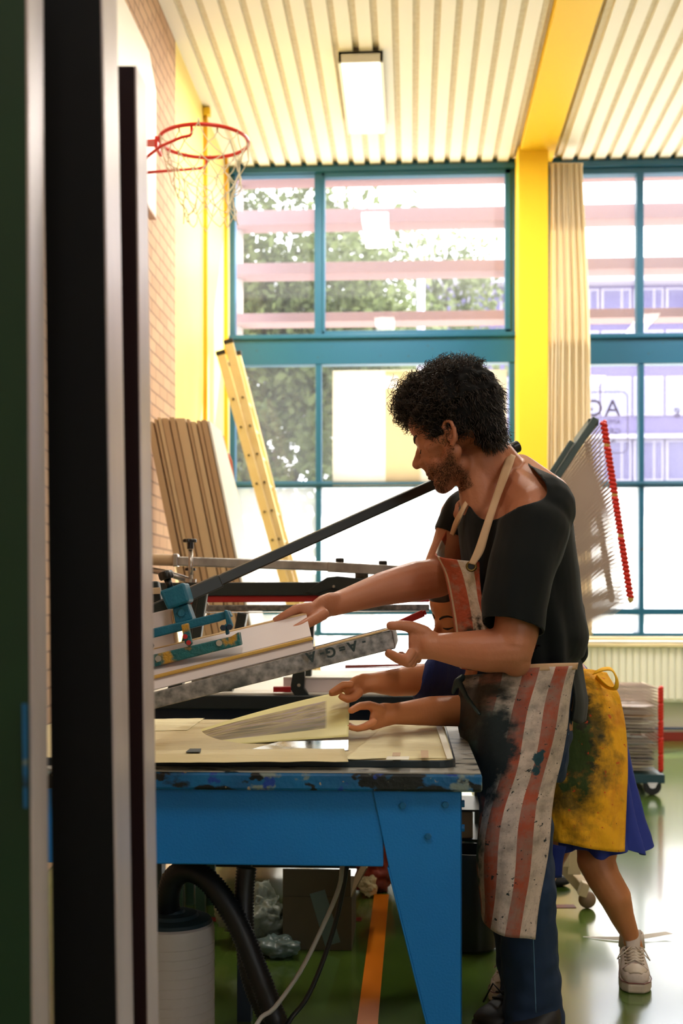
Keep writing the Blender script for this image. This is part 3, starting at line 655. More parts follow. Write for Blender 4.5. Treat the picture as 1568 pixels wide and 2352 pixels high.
# rear press table
s = MB(); a_ = P(490,1600,D+.5); b_ = P(1055,1600,D+.3); s.box((a_.x, a_.y, .06), (b_.x, a_.y+.35, .6)); obj('glare_block', s, 'black_steel', rp, bevel=.004)  # added dark block, keeps window reflections off the floor under the tables
za, zb = P(600,1592,D).z, P(600,1624,D).z
x0_, x1_ = P(250,1600,D).x, P(1075,1600,D).x; yf = P(600,1600,D).y-.1
s = MB(); s.box((x0_, yf, zb), (x1_, yf+1.0, za)); obj('table_edge', s, 'black_steel', rp, bevel=.004)
s = MB(); s.box((x0_+.02, yf+.02, za), (x1_-.02, yf+.98, za+.006)); obj('table_top', s, 'white_board', rp)
s = MB(); s.box((x0_+.05, yf+.05, zb-.2), (x1_-.05, yf+.95, zb)); obj('apron', s, 'navy_apron', rp)
for xx in (x0_+.15, x1_-.15):
    for yy in (yf+.12, yf+.85):
        s = MB(); s.box((xx-.035, yy-.035, 0), (xx+.035, yy+.035, zb-.02)); obj('leg', s, 'black_steel', rp)
# things on the rear table
s = MB(); a = P(650,1592,D-.05); b = P(1010,1558,D-.05); s.box((a.x, yf+.06, za+.007), (b.x, yf+.5, b.z)); r_ = thing('paper_stack', ((a.x+b.x)/2, yf+.28, za+.007), 'white stack of paper with grey side on the rear press table', 'paper stack'); obj('stack_side', s, 'white_panel', r_)
s = MB(); s.box((a.x-.0, yf+.055, b.z), (b.x, yf+.505, b.z+.004)); obj('top_sheet', s, 'white_board', r_)
s = MB(); s.bar(P(628,1583,D-.1), P(668,1583,D-.1), .03, .018); tag(obj('red_squeegee_end', s, 'red_rail'), 'small red bar end beside the bent bracket on the rear press', 'bar')
s = MB(); s.bar(P(792,1530,D+.3), P(985,1526,D+.3), .02, .008); s.bar(P(792,1534,D+.3), P(985,1531,D+.3), .02, .004); tag(obj('red_rail_bar', s, 'dark_red_paint'), 'long thin red rail lying behind the paper stack', 'bar')
s = MB(); s.bar(P(918,1432,3.5), P(972,1408,3.5), .012, .02); s.bar(P(972,1408,3.5), P(978,1406,3.5), .011, .014); tag(obj('red_marker_bar', s, 'red_rail', bevel=.002), 'short red bar above the hand gripping the screen', 'bar')
# ---------------------------------------------------------------- the blue press
yF = P(700,1776,2.6).y; zT = P(700,1776,2.6).z; xR = P(1106,1776,2.6).x; xL = -1.05; yB = yF+1.02; zR = P(700,1817,2.6).z
bp = thing('printing_table_press', ((xL+xR)/2, (yF+yB)/2, 0), 'blue steel screen-printing press table with paint-splattered edge in the foreground', 'printing press')
s = MB(); s.box((xL, yF, zR), (xR, yF+.05, zT)); s.box((xR-.05, yF+.05, zR), (xR, yB, zT)); s.box((xL, yB-.05, zR), (xR-.05, yB, zT)); obj('tabletop_rim', s, 'blue_rim', bp, bevel=.006, label='paint-splattered blue table edge')
s = MB(); s.box((xL, yF+.004, zT), (xR-.003, yB, zT+.003)); obj('tabletop', s, 'grey_top', bp)
yA = yF+.03; xa = PY(1060,1850,yA).x; zA = PY(700,1989,yA).z
s = MB(); s.box((xL+.04, yA, zA), (PY(880,1900,yA).x, yA+.045, zR)); obj('apron_panel', s, 'blue_body', bp, bevel=.003)
def leg(yy, flip=1, dep=.07):
    s = MB(); zz = PY(700,1985,yA).z
    s.prism([Vector((PY(856,1820,yA).x, yy, zR)), Vector((xa, yy, zR)), Vector((xa, yy, 0)), Vector((xa-.024, yy, 0)), Vector((PY(893,1985,yA).x, yy, zA-.0))], (0, .006*flip, 0))
    # folded inner flange
    a, b = Vector((PY(893,1985,yA).x, yy, zA)), Vector((xa-.024, yy, 0))
    s.hexa([a, b, b+Vector((-.004,0,0)), a+Vector((-.004,0,0))], [q+Vector((.004,dep*flip,0)) for q in (a, b, b+Vector((-.004,0,0)), a+Vector((-.004,0,0)))])
    s.hexa([Vector((xa-.004,yy,0)), Vector((xa,yy,0)), Vector((xa,yy,zR)), Vector((xa-.004,yy,zR))], [q+Vector((0,dep*flip,0)) for q in (Vector((xa-.004,yy,0)), Vector((xa,yy,0)), Vector((xa,yy,zR)), Vector((xa-.004,yy,zR)))])
    return obj('leg', s, 'blue_body', bp, bevel=.0015)
leg(yA-.006, 1, .10); leg(yB-.02, -1, .06)
s = MB(); s.box((xa-.05, yA+.08, zA+.02), (xa-.004, yB-.05, zR)); s.box((xL+.04, yB-.07, zA), (xa, yB-.03, zR)); obj('side_apron', s, 'blue_body', bp)
for px, py in ((925,1850), (1023,1848), (983,1920)):
    s = MB(); c = PY(px,py,yA-.007); s.tube([c, c+Vector((0,-.006,0))], .0075, 6); obj('bolt', s, 'bolt', bp, bevel=.001)
for px, py in ((1063,1846), (1063,1902)):
    s = MB(); c = PY(px,py,yA+.05); c.x = xa; s.cyl(c, c+Vector((.008,0,0)), .008, 8); obj('bolt', s, 'bolt', bp)
for px in (560, ):
    s = MB(); a = P(px,1990,3.2); s.box((a.x-.018, a.y, 0), (a.x+.018, a.y+.04, zR)); obj('centre_leg', s, 'navy_apron', bp)
# print bed with rounded corner
zb0, zb1 = zT+.003, zT+.019
def rounded(x0, x1, y0, y1, r, z):
    pts = []
    for cx_, cy_, a0 in ((x1-r,y0+r,-90),(x1-r,y1-r,0),(x0+r,y1-r,90),(x0+r,y0+r,180)):
        for k in range(6):
            a = math.radians(a0+18*k); pts.append(Vector((cx_+r*math.cos(a), cy_+r*math.sin(a), z)))
    return pts
bx1 = P(1046,1762,2.68).x; by0 = yF+.075; by1 = yF+.98
s = MB(); s.prism(rounded(xL+.02, bx1, by0, by1, .035, zb0), (0,0,zb1-zb0)); obj('print_bed', s, 'bed_edge', bp, bevel=.002)
s = MB(); s.prism(rounded(xL+.03, bx1-.006, by0+.006, by1-.01, .035, zb1), (0,0,.0012)); obj('bed_cover', s, 'newsprint_tan', bp)
zc = zb1+.0014
def flat(name, pts, m, label, cat, th=.0008, z=None, group=None, wav=.0):
    z = z or zc; pp = [PZ(*p, z) for p in pts]
    s = MB()
    if wav:
        s.grid([[pp[0], pp[1]], [pp[3], pp[2]]], 30, 18, fn=lambda p, u, v: p+Vector((0,0,abs(wav*mnoise.noise(Vector((p.x*9,p.y*26,1)))))))
        return tag(obj(name, s, m, smooth=True, solid=.0006), label, cat, group)
    s.prism(pp, (0,0,th)); return tag(obj(name, s, m), label, cat, group)
flat('newsprint_sheet', ((880,1668),(1018,1663),(1040,1742),(790,1745)), 'newsprint', 'crinkled cream newsprint sheet on the right end of the print bed', 'paper', wav=.006)
flat('newsprint_sheet', ((340,1652),(470,1650),(430,1678),(340,1680)), 'newsprint', 'pale newsprint strip at the far left of the print bed', 'paper', wav=.004)
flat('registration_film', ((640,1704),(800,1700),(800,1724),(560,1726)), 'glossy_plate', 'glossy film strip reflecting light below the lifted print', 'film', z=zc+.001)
flat('wax_paper_sheet', ((345,1724),(790,1720),(800,1750),(345,1752)), 'newsprint_tan', 'tan translucent paper along the front edge of the print bed', 'paper', wav=.003, z=zc+.002)
for i, (pts, m, lb) in enumerate(((((889,1738),(940,1738),(938,1745),(886,1745)),'white_tape','white tape piece at the front of the newsprint'), (((966,1724),(983,1724),(984,1741),(967,1741)),'tape','small tan tape square near the bed corner'), (((902,1729),(920,1729),(918,1737),(900,1737)),'tape','small tan tape piece left of the white tape'),
                                    (((436,1720),(462,1720),(460,1728),(426,1728)),'ink','dark smudged label at the front left of the bed'), (((1000,1665),(1014,1665),(1040,1742),(1026,1743)),'white_tape','long pale tape strip along the right side of the bed'))):
    flat('tape_piece', pts, m, lb, 'tape', z=zc+.009 if i != 3 else zc+.006)
# print head arm: long dark tube with black grip
s = MB(); a, b = P(300,1425,3.12), P(1178,1030,3.50); s.bar(a, b, .03, .028); obj('lift_arm', s, 'black_tube', bp, bevel=.004)
dd_ = (b-a).normalized(); s = MB(); s.tube([b-dd_*.005, b+dd_*.018], .0175, 18); obj('arm_end_cap', s, 'black_plastic', bp, smooth=False, auto=40, bevel=.002)
s = MB(); s.bar(P(432,1366,3.10), P(505,1334,3.13), .034, .034); s.bar(P(330,1412,3.08), P(432,1366,3.10), .034, .034); obj('arm_sleeve', s, 'black_tube', bp, bevel=.004)
# teal castings
dC = 2.95
def plate(name, pts, m, dep=.04, d=dC, bevel=.003, parent=bp, label=None):
    s = MB(); s.prism([P(x,y,d) for x, y in pts], (0,dep,0)); return obj(name, s, m, parent, bevel=bevel, label=label)
plate('clamp_block', ((365,1358),(422,1337),(435,1382),(384,1401)), 'teal_cast', .07, 2.98, .006)
plate('clamp_block_bracket', ((396,1398),(430,1386),(443,1422),(403,1436)), 'teal_cast', .05, 3.0)
s = MB(); s.cyl(P(416,1408,2.995), P(416,1408,3.0), .009, 12); obj('bolt', s, 'teal_cast', bp, bevel=.001)
plate('linkage_bar', ((320,1451),(500,1408),(525,1402),(532,1416),(500,1428),(320,1473)), 'teal_cast', .03, 2.97)
plate('link_arm', ((514,1401),(521,1401),(534,1436),(531,1445),(521,1443)), 'teal_cast', .02, 2.95)
plate('clamp_bar', ((320,1511),(530,1462),(548,1451),(553,1482),(320,1540)), 'teal_stained', .035, 2.93)
plate('clamp_tongue', ((415,1435),(431,1431),(440,1478),(433,1486),(424,1478)), 'teal_stained', .02, 2.925)
plate('pivot_arm', ((515,1434),(521,1432),(526,1456),(518,1459)), 'teal_cast', .02, 2.95)
for px, py in ((512,1442), (527,1440), (347,1483)):
    s = MB(); s.tube([P(px,py,2.93), P(px,py,2.97)], .008, 6); obj('hex_nut', s, 'navy_apron', bp, bevel=.001)
for px, py in ((503,1477), (363,1513)):
    s = MB(); s.cyl(P(px,py,2.926), P(px,py,2.931), .0075, 16); obj('bolt_head', s, 'steel', bp)
for px, py in ((425,1462), (433,1476)):
    s = MB(); s.cyl(P(px,py,2.915), P(px,py,2.93), .006, 10); obj('red_screw', s, 'red_rail', bp)
star_knob(P(384,1330,3.0), .02, .02, bp, lobes=3, axis=(P(380,1310,3.0)-P(388,1338,3.0)).normalized()); s = MB(); s.cyl(P(384,1330,3.0), P(392,1352,3.0), .009, 12); obj('knob_stem', s, 'black_plastic', bp, smooth=True)
plate('guide_plate', ((342,1335),(362,1335),(372,1392),(342,1398)), 'black_steel', .03, 3.15)
plate('guide_strip', ((393,1400),(397,1400),(410,1496),(405,1496)), 'wood_light', .02, 3.05)
plate('white_post', ((300,1420),(392,1398),(404,1490),(300,1505)), 'white_panel', .03, 3.06)
plate('instruction_sticker', ((349,1350),(368,1349),(368,1364),(350,1365)), 'tape', .002, 3.14)
plate('black_post', ((455,1360),(476,1352),(458,1480),(436,1480)), 'black_steel', .03, 3.3)
# raised screen, hinged left and held at the right end
sf = thing('printing_screen', P(640,1545,2.95), 'raised worn aluminium printing screen held up by the man over the table', 'printing screen')
def sp(px, py, d, off=0): return P(px,py,d)
s = MB()
A = [P(330,1634,2.86), P(908,1490,3.0), P(900,1447,3.0), P(330,1596,2.86)]; s.hexa(A, [q+Vector((0,.03,0)) for q in A]); obj('near_rail', s, 'alu_worn', sf, bevel=.002)
v = (A[1]-A[0]).normalized(); up = (A[2]-A[1]); dpt = Vector((0,.62,0))
s = MB(); B = [q+dpt for q in A]; s.hexa(B, [q+Vector((0,.03,0)) for q in B]); obj('far_rail', s, 'alu_worn', sf, bevel=.002)
s = MB(); e0, e1 = A[1], A[2]; s.hexa([e0-v*.03, e0, e1, e1-v*.03], [q+dpt for q in (e0-v*.03, e0, e1, e1-v*.03)]); obj('end_rail', s, 'alu_worn', sf, bevel=.002)
s = MB(); s.add([A[0]+Vector((0,.03,.004)), A[1]-v*.03+Vector((0,.03,.004)), A[1]-v*.03+dpt+Vector((0,0,.004)), A[0]+dpt+Vector((0,0,.004))], [[0,1,2,3]]); obj('mesh_fabric', s, 'mesh_fabric', sf, recalc=False)
s = MB(); n_ = Vector((0,0,1)); q0, q1 = P(722,1495,2.97)+n_*.0, P(896,1449,3.0)
s.hexa([P(724,1492,2.965), P(896,1446,3.0), P(896,1443,3.0), P(724,1488,2.965)], [q+Vector((0,.03,.001)) for q in (P(724,1492,2.965), P(896,1446,3.0), P(896,1443,3.0), P(724,1488,2.965))]); obj('gummed_tape', s, 'wood_light', sf)
ink = thing
RT = None
dirx = (P(840,1480,2.985)-P(740,1506,2.96)).normalized(); zz = Vector((0,-1,0)).cross(dirx) ; R3 = Matrix((dirx, zz if zz.z > 0 else -zz, Vector((0,-1,0)))).transposed()
R180 = R3 @ Euler((0,0,PI)).to_matrix()
for s_, px, py, k in (('A',722,1498,.034), ('-',742,1496,.03), ('G',768,1487,.034), ('=',790,1482,.026), ('A',817,1474,.034), ('-',838,1470,.026)):
    c0 = P(px, py-2, 2.93); d_ = 0
    text_mesh(s_, k, c0, R180, 'ink', sf, 'letter', extr=.0005, bold=.0012)
# white flood panel with ochre ledge on the screen
sw = thing('white_squeegee_holder', P(530,1540,3.0), 'long white angled profile with an ochre strip lying on the raised screen', 'squeegee holder')
def quad_plate(name, pts, m, th, parent, label=None, bevel=.0015):
    s = MB(); n = (pts[1]-pts[0]).cross(pts[-1]-pts[0]).normalized()*th; s.hexa(pts[:4], [p+n for p in pts[:4]]); return obj(name, s, m, parent, bevel=bevel, label=label)
quad_plate('lower_face', [P(330,1592,2.88), P(719,1493,2.965), P(716,1470,2.985), P(330,1566,2.90)], 'white_panel', .004, sw)
quad_plate('upper_face', [P(330,1560,2.91), P(715,1463,2.99), P(704,1414,3.10), P(330,1500,3.02)], 'white_panel', .004, sw)
s = MB(); s.bar(P(330,1561,2.895), P(717,1466,2.978), .016, .008); obj('ochre_strip', s, 'ochre', sw, bevel=.002, label='ochre yellow strip')
s = MB(); s.bar(P(330,1500,3.03), P(703,1412,3.11), .02, .012); obj('wood_edge', s, 'wood_light', sw, bevel=.002)
# ---------------------------------------------------------------- print being lifted
m = mat('print_sheet', (222,214,146), .6)
nt, b, src = basecol_of(m); N = nt.nodes; L = nt.links
tc = N.new('ShaderNodeTexCoord'); sx = N.new('ShaderNodeSeparateXYZ'); L.new(tc.outputs['UV'], sx.inputs[0])
def rng(sock, lo, hi, soft=.01):
    a = N.new('ShaderNodeMapRange'); a.inputs[1].default_value = lo-soft; a.inputs[2].default_value = lo+soft; L.new(sock, a.inputs[0])
    c = N.new('ShaderNodeMapRange'); c.inputs[1].default_value = hi+soft; c.inputs[2].default_value = hi-soft; L.new(sock, c.inputs[0])
    mu = N.new('ShaderNodeMath'); mu.operation = 'MULTIPLY'; L.new(a.outputs[0], mu.inputs[0]); L.new(c.outputs[0], mu.inputs[1]); return mu.outputs[0]
def mul(a, b):
    mu = N.new('ShaderNodeMath'); mu.operation = 'MULTIPLY'; L.new(a, mu.inputs[0]); L.new(b, mu.inputs[1]); return mu.outputs[0]
def mixc(f, a, c):
    mx = N.new('ShaderNodeMix'); mx.data_type = 'RGBA'; L.new(f, mx.inputs[0]); L.new(a, mx.inputs[6])
    if isinstance(c, tuple): mx.inputs[7].default_value = (*srgb(c), 1)
    else: L.new(c, mx.inputs[7])
    return mx.outputs[2]
area = mul(rng(sx.outputs[0], .0, .85), rng(sx.outputs[1], .20, .84))
nz = N.new('ShaderNodeTexNoise'); nz.inputs['Scale'].default_value = 3; nz.inputs['Detail'].default_value = 7; mp = N.new('ShaderNodeMapping'); mp.inputs['Scale'].default_value = (1.2,5,1); L.new(tc.outputs['UV'], mp.inputs[0]); L.new(mp.outputs[0], nz.inputs['Vector'])
cr = N.new('ShaderNodeValToRGB'); L.new(nz.outputs[0], cr.inputs[0]); e = cr.color_ramp.elements
e[0].position = .34; e[0].color = (*srgb((84,76,30)),1); e[1].position = .66; e[1].color = (*srgb((176,160,150)),1)
for p_, c_ in ((.44,(120,100,60)), (.50,(170,154,100)), (.57,(140,120,110))): x = e.new(p_); x.color = (*srgb(c_),1)
low = rng(sx.outputs[1], .22, .42, .05); mo = mixc(low, cr.outputs[0], (92,84,24)); mm_ = N.new('ShaderNodeMix'); mm_.data_type = 'RGBA'; mm_.inputs[0].default_value = .5; L.new(cr.outputs[0], mm_.inputs[6]); L.new(mo, mm_.inputs[7])
L.new(mixc(area, src, mm_.outputs[2]), b.inputs['Base Color'])
s = MB()
s.grid([[P(430,1686,3.30), P(540,1650,3.32), P(680,1612,3.34), P(801,1584,3.36)],
        [P(418,1702,3.15), P(530,1680,3.15), P(680,1655,3.15), P(802,1632,3.15)],
        [P(408,1718,3.0), P(530,1710,2.98), P(680,1700,2.95), P(800,1692,2.93)]], 40, 20)
tag(obj('art_print', s, 'print_sheet', smooth=True, solid=.0006), 'cream art print with blurred olive landscape, lifted off the table by two hands', 'print')
# ---------------------------------------------------------------- under the table
vc = PZ(386,2400,0); vc = P(386,2400,3.05); vx, vy = vc.x, vc.y+.05
rr = .108; ztop = P(386,2128,3.05).z
vr = thing('vacuum_canister', (vx, vy, 0), 'white ribbed vacuum canister with dark lid under the blue table', 'canister')
s = MB(); pr = [(rr*.96,0),(rr,.01)]
k = .03
while k < ztop-.04: pr += [(rr,k),(rr-.0015,k+.001),(rr-.0015,k+.0022),(rr,k+.0032)]; k += .0235
pr += [(rr,ztop-.02),(rr-.003,ztop-.006),(rr-.012,ztop)]
s.lathe((vx,vy,0), pr, seg=48); obj('body', s, 'white_plastic', vr, auto=30)
s = MB(); s.lathe((vx,vy,ztop), [(rr-.006,0),(rr-.01,.008),(rr-.02,.012),(rr-.04,.014),(rr-.045,.022),(rr-.075,.024),(.03,.03)], seg=48); obj('lid', s, 'canister_lid', vr, auto=30)
def hose(name, pts, r, m, label, ribs=True, cat='hose', seg=12):
    s = MB(); q = [Vector(p) for p in pts]; out = []; n = len(q)-1
    for i in range(n):
        p0 = q[i-1] if i else q[0]*2-q[1]; p3 = q[i+2] if i+2 <= n else q[n]*2-q[n-1]
        st = max(4, int((q[i+1]-q[i]).length/(.004 if ribs else .02)))
        for k in range(st):
            f = k/st; out.append(0.5*((2*q[i])+(q[i+1]-p0)*f+(2*p0-5*q[i]+4*q[i+1]-p3)*f*f+(3*q[i]-p0-3*q[i+1]+p3)*f**3))
    out.append(q[-1]); rs = [r*(1+(.10 if (i//1) % 2 else -.04)) if ribs else r for i in range(len(out))]
    s.tube(out, rs, seg); return tag(obj(name, s, m, smooth=True), label, cat)
hb = Vector((P(380,2100,3.05).x, vy, ztop+.02))
hose('vacuum_hose', [hb, P(386,2062,3.08), P(400,2015,3.06), P(440,2000,3.04), P(490,2035,3.02), P(545,2120,3.0), P(590,2230,2.98), P(628,2330,2.95), P(650,2395,2.93)]+[PZ(668,2480,.03)], .027, 'hose', 'thick black ribbed hose arching from the canister lid')
hose('vacuum_hose', [P(566,1992,3.05), P(560,2060,3.04), P(562,2150,3.02), P(578,2250,3.0), P(615,2340,2.98), P(640,2400,2.97)]+[PZ(660,2450,.03)], .024, 'hose', 'black ribbed hose hanging straight down behind the arching one')
hose('power_cable', [P(786,1985,2.9), P(778,2040,2.9), P(740,2130,2.88), P(690,2230,2.86), P(630,2315,2.84), P(590,2352,2.83)]+[PZ(540,2500,.01)], .0055, 'cable_grey', 'light grey cable curving down under the blue table', False, 'cable', 8)
hose('power_cable', [P(797,1985,2.95), P(788,2040,2.95), P(770,2120,2.95), P(735,2225,2.93), P(700,2300,2.92), P(660,2352,2.9)]+[PZ(600,2480,.01)], .006, 'hose', 'black cable hanging to the right of the light grey one', False, 'cable', 8)
# box, bags
bd_ = 3.95; bz = P(730,2181,bd_).z; bx = thing('cardboard_box', PZ(732,2181,0), 'dark cardboard box with open flaps on the floor under the table', 'box')
p0 = PZ(649,2181,0); p1 = PZ(808,2181,0); hz_ = P(700,1998,p0.y).z
s = MB(); s.box((p0.x, p0.y, 0), (p1.x, p0.y+.3, hz_*.66)); s.box((p0.x, p0.y, hz_*.66), (p1.x-.003, p0.y+.004, hz_)); obj('carton', s, 'cardboard', bx, bevel=.002)
s = MB(); s.hexa([(p1.x,p0.y,hz_*.66),(p1.x,p0.y+.28,hz_*.66),(p1.x+.05,p0.y+.28,hz_*1.02),(p1.x+.05,p0.y,hz_*1.02)], [(p1.x-.004,p0.y,hz_*.66),(p1.x-.004,p0.y+.28,hz_*.66),(p1.x+.046,p0.y+.28,hz_*1.02),(p1.x+.046,p0.y,hz_*1.02)]); obj('flap', s, 'cardboard_light', bx)
s = MB(); s.bar(Vector((p0.x+.11,p0.y-.001,hz_*.72)), Vector((p1.x-.06,p0.y-.001,.02)), .002, .05, up=(1,0,0)); obj('packing_tape', s, 'cardboard_tape', bx)
def lump(name, c, r, m, label, cat, seed=1, amp=.25, fr=16):
    s = MB(); s.ell(c, r, seg=72, rings=48); c = Vector(c)
    s.v = [c+(v-c)*(1+amp*mnoise.fractal(v*fr+Vector((seed,0,0)),1,2,3)-amp*.5*abs(mnoise.noise(v*fr*3.2+Vector((seed,5,0))))+amp*.15*abs(mnoise.noise(v*fr*8))) for v in s.v]
    for v in s.v: v.z = max(v.z, .002)
    return tag(obj(name, s, m, smooth=True), label, cat)
q = PZ(580,2180,0); lump('plastic_bag', (q.x, q.y+.08, .08), (.105,.09,.10), 'plastic_bag', 'crumpled translucent plastic bag left of the cardboard box', 'bag', 3, .45)
q = PZ(640,2195,0); lump('plastic_bag', (q.x, q.y, .03), (.07,.05,.035), 'cardboard_tape', 'flat teal plastic wrap in front of the crumpled bag', 'bag', 5, .5)
q = PZ(838,2100,0); lump('crumpled_paper', (q.x, q.y+.25, .045), (.035,.03,.04), 'newsprint_tan', 'crumpled tan paper ball beside the cardboard box', 'paper', 8, .4, 30)
q = PZ(858,2062,0); lump('red_bag', (q.x, q.y+.12, .10), (.075,.08,.13), 'red_bag', 'red and black soft bag on the floor behind the box', 'bag', 11, .35)
# stool legs seen far under the table
st = thing('green_stool', PZ(436,2108,0), 'dark green steel stool far under the blue table', 'stool')
for px in (411, 461):
    q = PZ(px,2112,0); s = MB(); s.box((q.x-.016,q.y-.016,0),(q.x+.016,q.y+.016,.42)); obj('leg', s, 'chair_steel', st)
q = PZ(436,2112,0); s = MB(); s.box((q.x-.16,q.y-.05,.42),(q.x+.16,q.y+.25,.45)); obj('seat', s, 'chair_steel', st, bevel=.004)
for px in (411, 461):
    q = PZ(px,2112,0); s = MB(); s.box((q.x-.016,q.y+.2,0),(q.x+.016,q.y+.23,.42)); obj('leg', s, 'chair_steel', st)
# waste bin behind the leg and shelf above it
q = PZ(1085,2195,0); br_ = .085; bn = thing('waste_bin', (q.x,q.y+.09,0), 'round black waste bin between the blue table leg and the man', 'bin')
s = MB(); s.lathe((q.x,q.y+.09,0), [(.07,0),(.082,.01),(.098,.30),(.102,.30),(.102,.315),(.092,.315),(.078,.02)], seg=36); obj('bucket', s, 'bin', bn, auto=35)
shx0, shx1 = P(1030,1900,3.75).x, P(1120,1900,3.75).x; shy = P(1080,1900,4.05).y
sh_ = thing('supply_shelf', ((shx0+shx1)/2, shy, 0), 'narrow dark shelf with cream boxes behind the right table leg', 'shelf')
for xx in (shx0, shx1):
    for yy in (shy, shy+.3):
        s = MB(); s.box((xx-.01,yy-.01,0),(xx+.01,yy+.01,.75)); obj('post', s, 'black_steel', sh_)
for py in (1862, 1930, 2008, 2045):
    z = P(1080,py,4.05).z; s = MB(); s.box((shx0,shy,z-.004),(shx1,shy+.3,z+.003)); obj('shelf_board', s, 'steel' if py > 2000 else 'black_steel', sh_)
z = P(1080,1862,4.05).z; s = MB(); s.box((shx0+.02,shy+.01,z-.05),(shx1-.02,shy+.2,z-.005)); 
z = P(1080,1930,4.05).z; z2 = P(1080,1858,4.05).z; s = MB(); s.box((shx0+.02,shy+.01,z+.004),(shx1-.03,shy+.25,z2-.012)); tag(obj('ink_box', s, 'cardboard_light', bevel=.003), 'cream box on the narrow dark shelf behind the table leg', 'box')
z = P(1080,2008,4.05).z; s = MB(); s.bar(Vector((shx0+.05,shy+.05,z+.005)), Vector((shx0+.055,shy+.05,z+.10)), .02, .02, up=(0,1,0)); tag(obj('roll', s, 'white_panel'), 'small upright pale roll on the lower shelf behind the table leg', 'roll')
# ---------------------------------------------------------------- drying racks
def wire_tray(parts, hinge0, hinge1, free0, free1, nw, r):
    """one wire tray: hinge edge hinge0-hinge1, free edge free0-free1"""
    s = parts
    s.tube([hinge0, hinge1], r*1.4, 4); s.tube([free0, free1], r*1.4, 4)
    for k in range(nw+1):
        t = k/nw; s.tube([hinge0.lerp(hinge1,t), free0.lerp(free1,t)], r, 3, cap=False)
    for t in (.33,.66): s.tube([hinge0.lerp(free0,t), hinge1.lerp(free1,t)], r, 3, cap=False)
d1 = 5.2
rk = thing('drying_rack', P(1330,2050,d1).to_tuple()[:2]+(0,), 'tall print drying rack with raised wire trays and red springs behind the man', 'drying rack')
A0, A1 = P(1385,968,d1), P(1449,1384,d1); dep = Vector((0.02,.62,0)); N_ = 44
for i in range(N_):
    t = i/(N_-1); h = A0.lerp(A1, t); ang = math.radians(54-20*t); L_ = .70
    dr = Vector((-math.cos(ang), 0, -math.sin(ang))); s = MB()
    wire_tray(s, h, h+dep, h+dr*L_, h+dr*L_+dep, 10, .0012); obj('wire_tray', s, 'rack_wire', rk)
for y_ in (0, .62):
    for j, (t0, t1) in enumerate(((0,.12),(.135,.395),(.41,.62),(.635,.97))):
        s = MB(); pts = []; n = int((t1-t0)*44)*6
        for k in range(n+1):
            t = t0+(t1-t0)*k/n; c = A0.lerp(A1,t)+dep*(y_/.62); a = 2*PI*k/6; pts.append(c+Vector((.008*math.cos(a), .008*math.sin(a), 0)))
        s.tube(pts, .0095, 7); obj('spring', s, 'spring_red' if y_ == 0 else 'rack_wire', rk, smooth=True, label='red coil spring' if y_ == 0 else None)
    for t in (.128,.402,.627,.98):
        s = MB(); s.ell(A0.lerp(A1,t)+dep*(y_/.62), (.013,.013,.016), seg=10, rings=6); obj('spring_end', s, 'spring_yellow', rk, smooth=True, label='pale yellow spring end')
a = P(1378,962,d1); b = P(1150,1305,d1); s = MB(); dd_ = (b-a).normalized()
for o_ in (Vector((0,0,0)), dep):
    s.bar(a+o_+Vector((-.02,0,.0)), b+o_+Vector((-.02,0,0)), .03, .045, up=(0,1,0))
for k in range(2):
    q = a.lerp(b, .02+.9*k)+Vector((-.02,0,0)); s.bar(q, q+dep, .03, .045, up=(0,1,0))
obj('top_frame', s, 'rack_grey', rk, bevel=.004)
s = MB(); a2 = P(1330,1015,d1); s.bar(a2+Vector((-.035,-.01,0)), b+Vector((-.05,-.01,0)), .02, .04, up=(0,1,0)); obj('stiffener', s, 'rack_grey', rk, bevel=.003)
zb_ = A1.z-.05
for o_ in (Vector((0,0,0)), dep):
    s = MB(); q = P(1200,1400,d1)+o_; s.box((q.x-.02,q.y-.015,.12),(q.x+.02,q.y+.015,A0.z-.3)); obj('post', s, 'rack_grey', rk)
s = MB(); q = P(1200,1900,d1); s.box((q.x-.25,q.y-.02,.08),(q.x+.08,q.y+.66,.13)); obj('base', s, 'teal_base', rk, bevel=.004)
for dx in (-.22,.05):
    for dy in (0,.62):
        s = MB(); s.cyl((q.x+dx,q.y+dy-.012,.04),(q.x+dx,q.y+dy+.012,.04),.04,16); obj('wheel', s, 'wheel_black', rk)
# small rack on wheels
d2 = 7.0; z_f = P(1500,1820,d2).z
rk2 = thing('drying_rack', P(1440,1820,d2).to_tuple()[:2]+(0,), 'low wheeled drying rack full of prints with one red spring column', 'drying rack')
x0, x1 = P(1330,1700,d2).x, P(1516,1700,d2).x; yq = P(1440,1800,d2).y; zt2, zb2 = P(0,1581,d2).z, P(0,1768,d2).z
for i in range(26):
    z = zb2+(zt2-zb2)*i/25; s = MB(); wire_tray(s, Vector((x1-.01,yq,z)), Vector((x1-.01,yq+.5,z)), Vector((x0,yq,z+(.01 if i%3 else .0))), Vector((x0,yq+.5,z)), 8, .0022); obj('wire_tray', s, 'rack_wire_pale', rk2)
for j in range(5):
    za_, zb__ = zb2-.01+(zt2-zb2+.02)*j/5+.004, zb2-.01+(zt2-zb2+.02)*(j+1)/5-.006
    s = MB(); pts = [Vector((x1+.003*math.cos(k*1.05),yq+.008*math.sin(k*1.05),za_+(zb__-za_)*k/30)) for k in range(31)]; s.tube(pts, .014, 8); obj('spring', s, 'spring_red', rk2, smooth=True)
s = MB(); s.box((x0,yq-.02,zb2-.075),(x1+.02,yq+.52,zb2-.025)); obj('base', s, 'teal_base', rk2, bevel=.004)
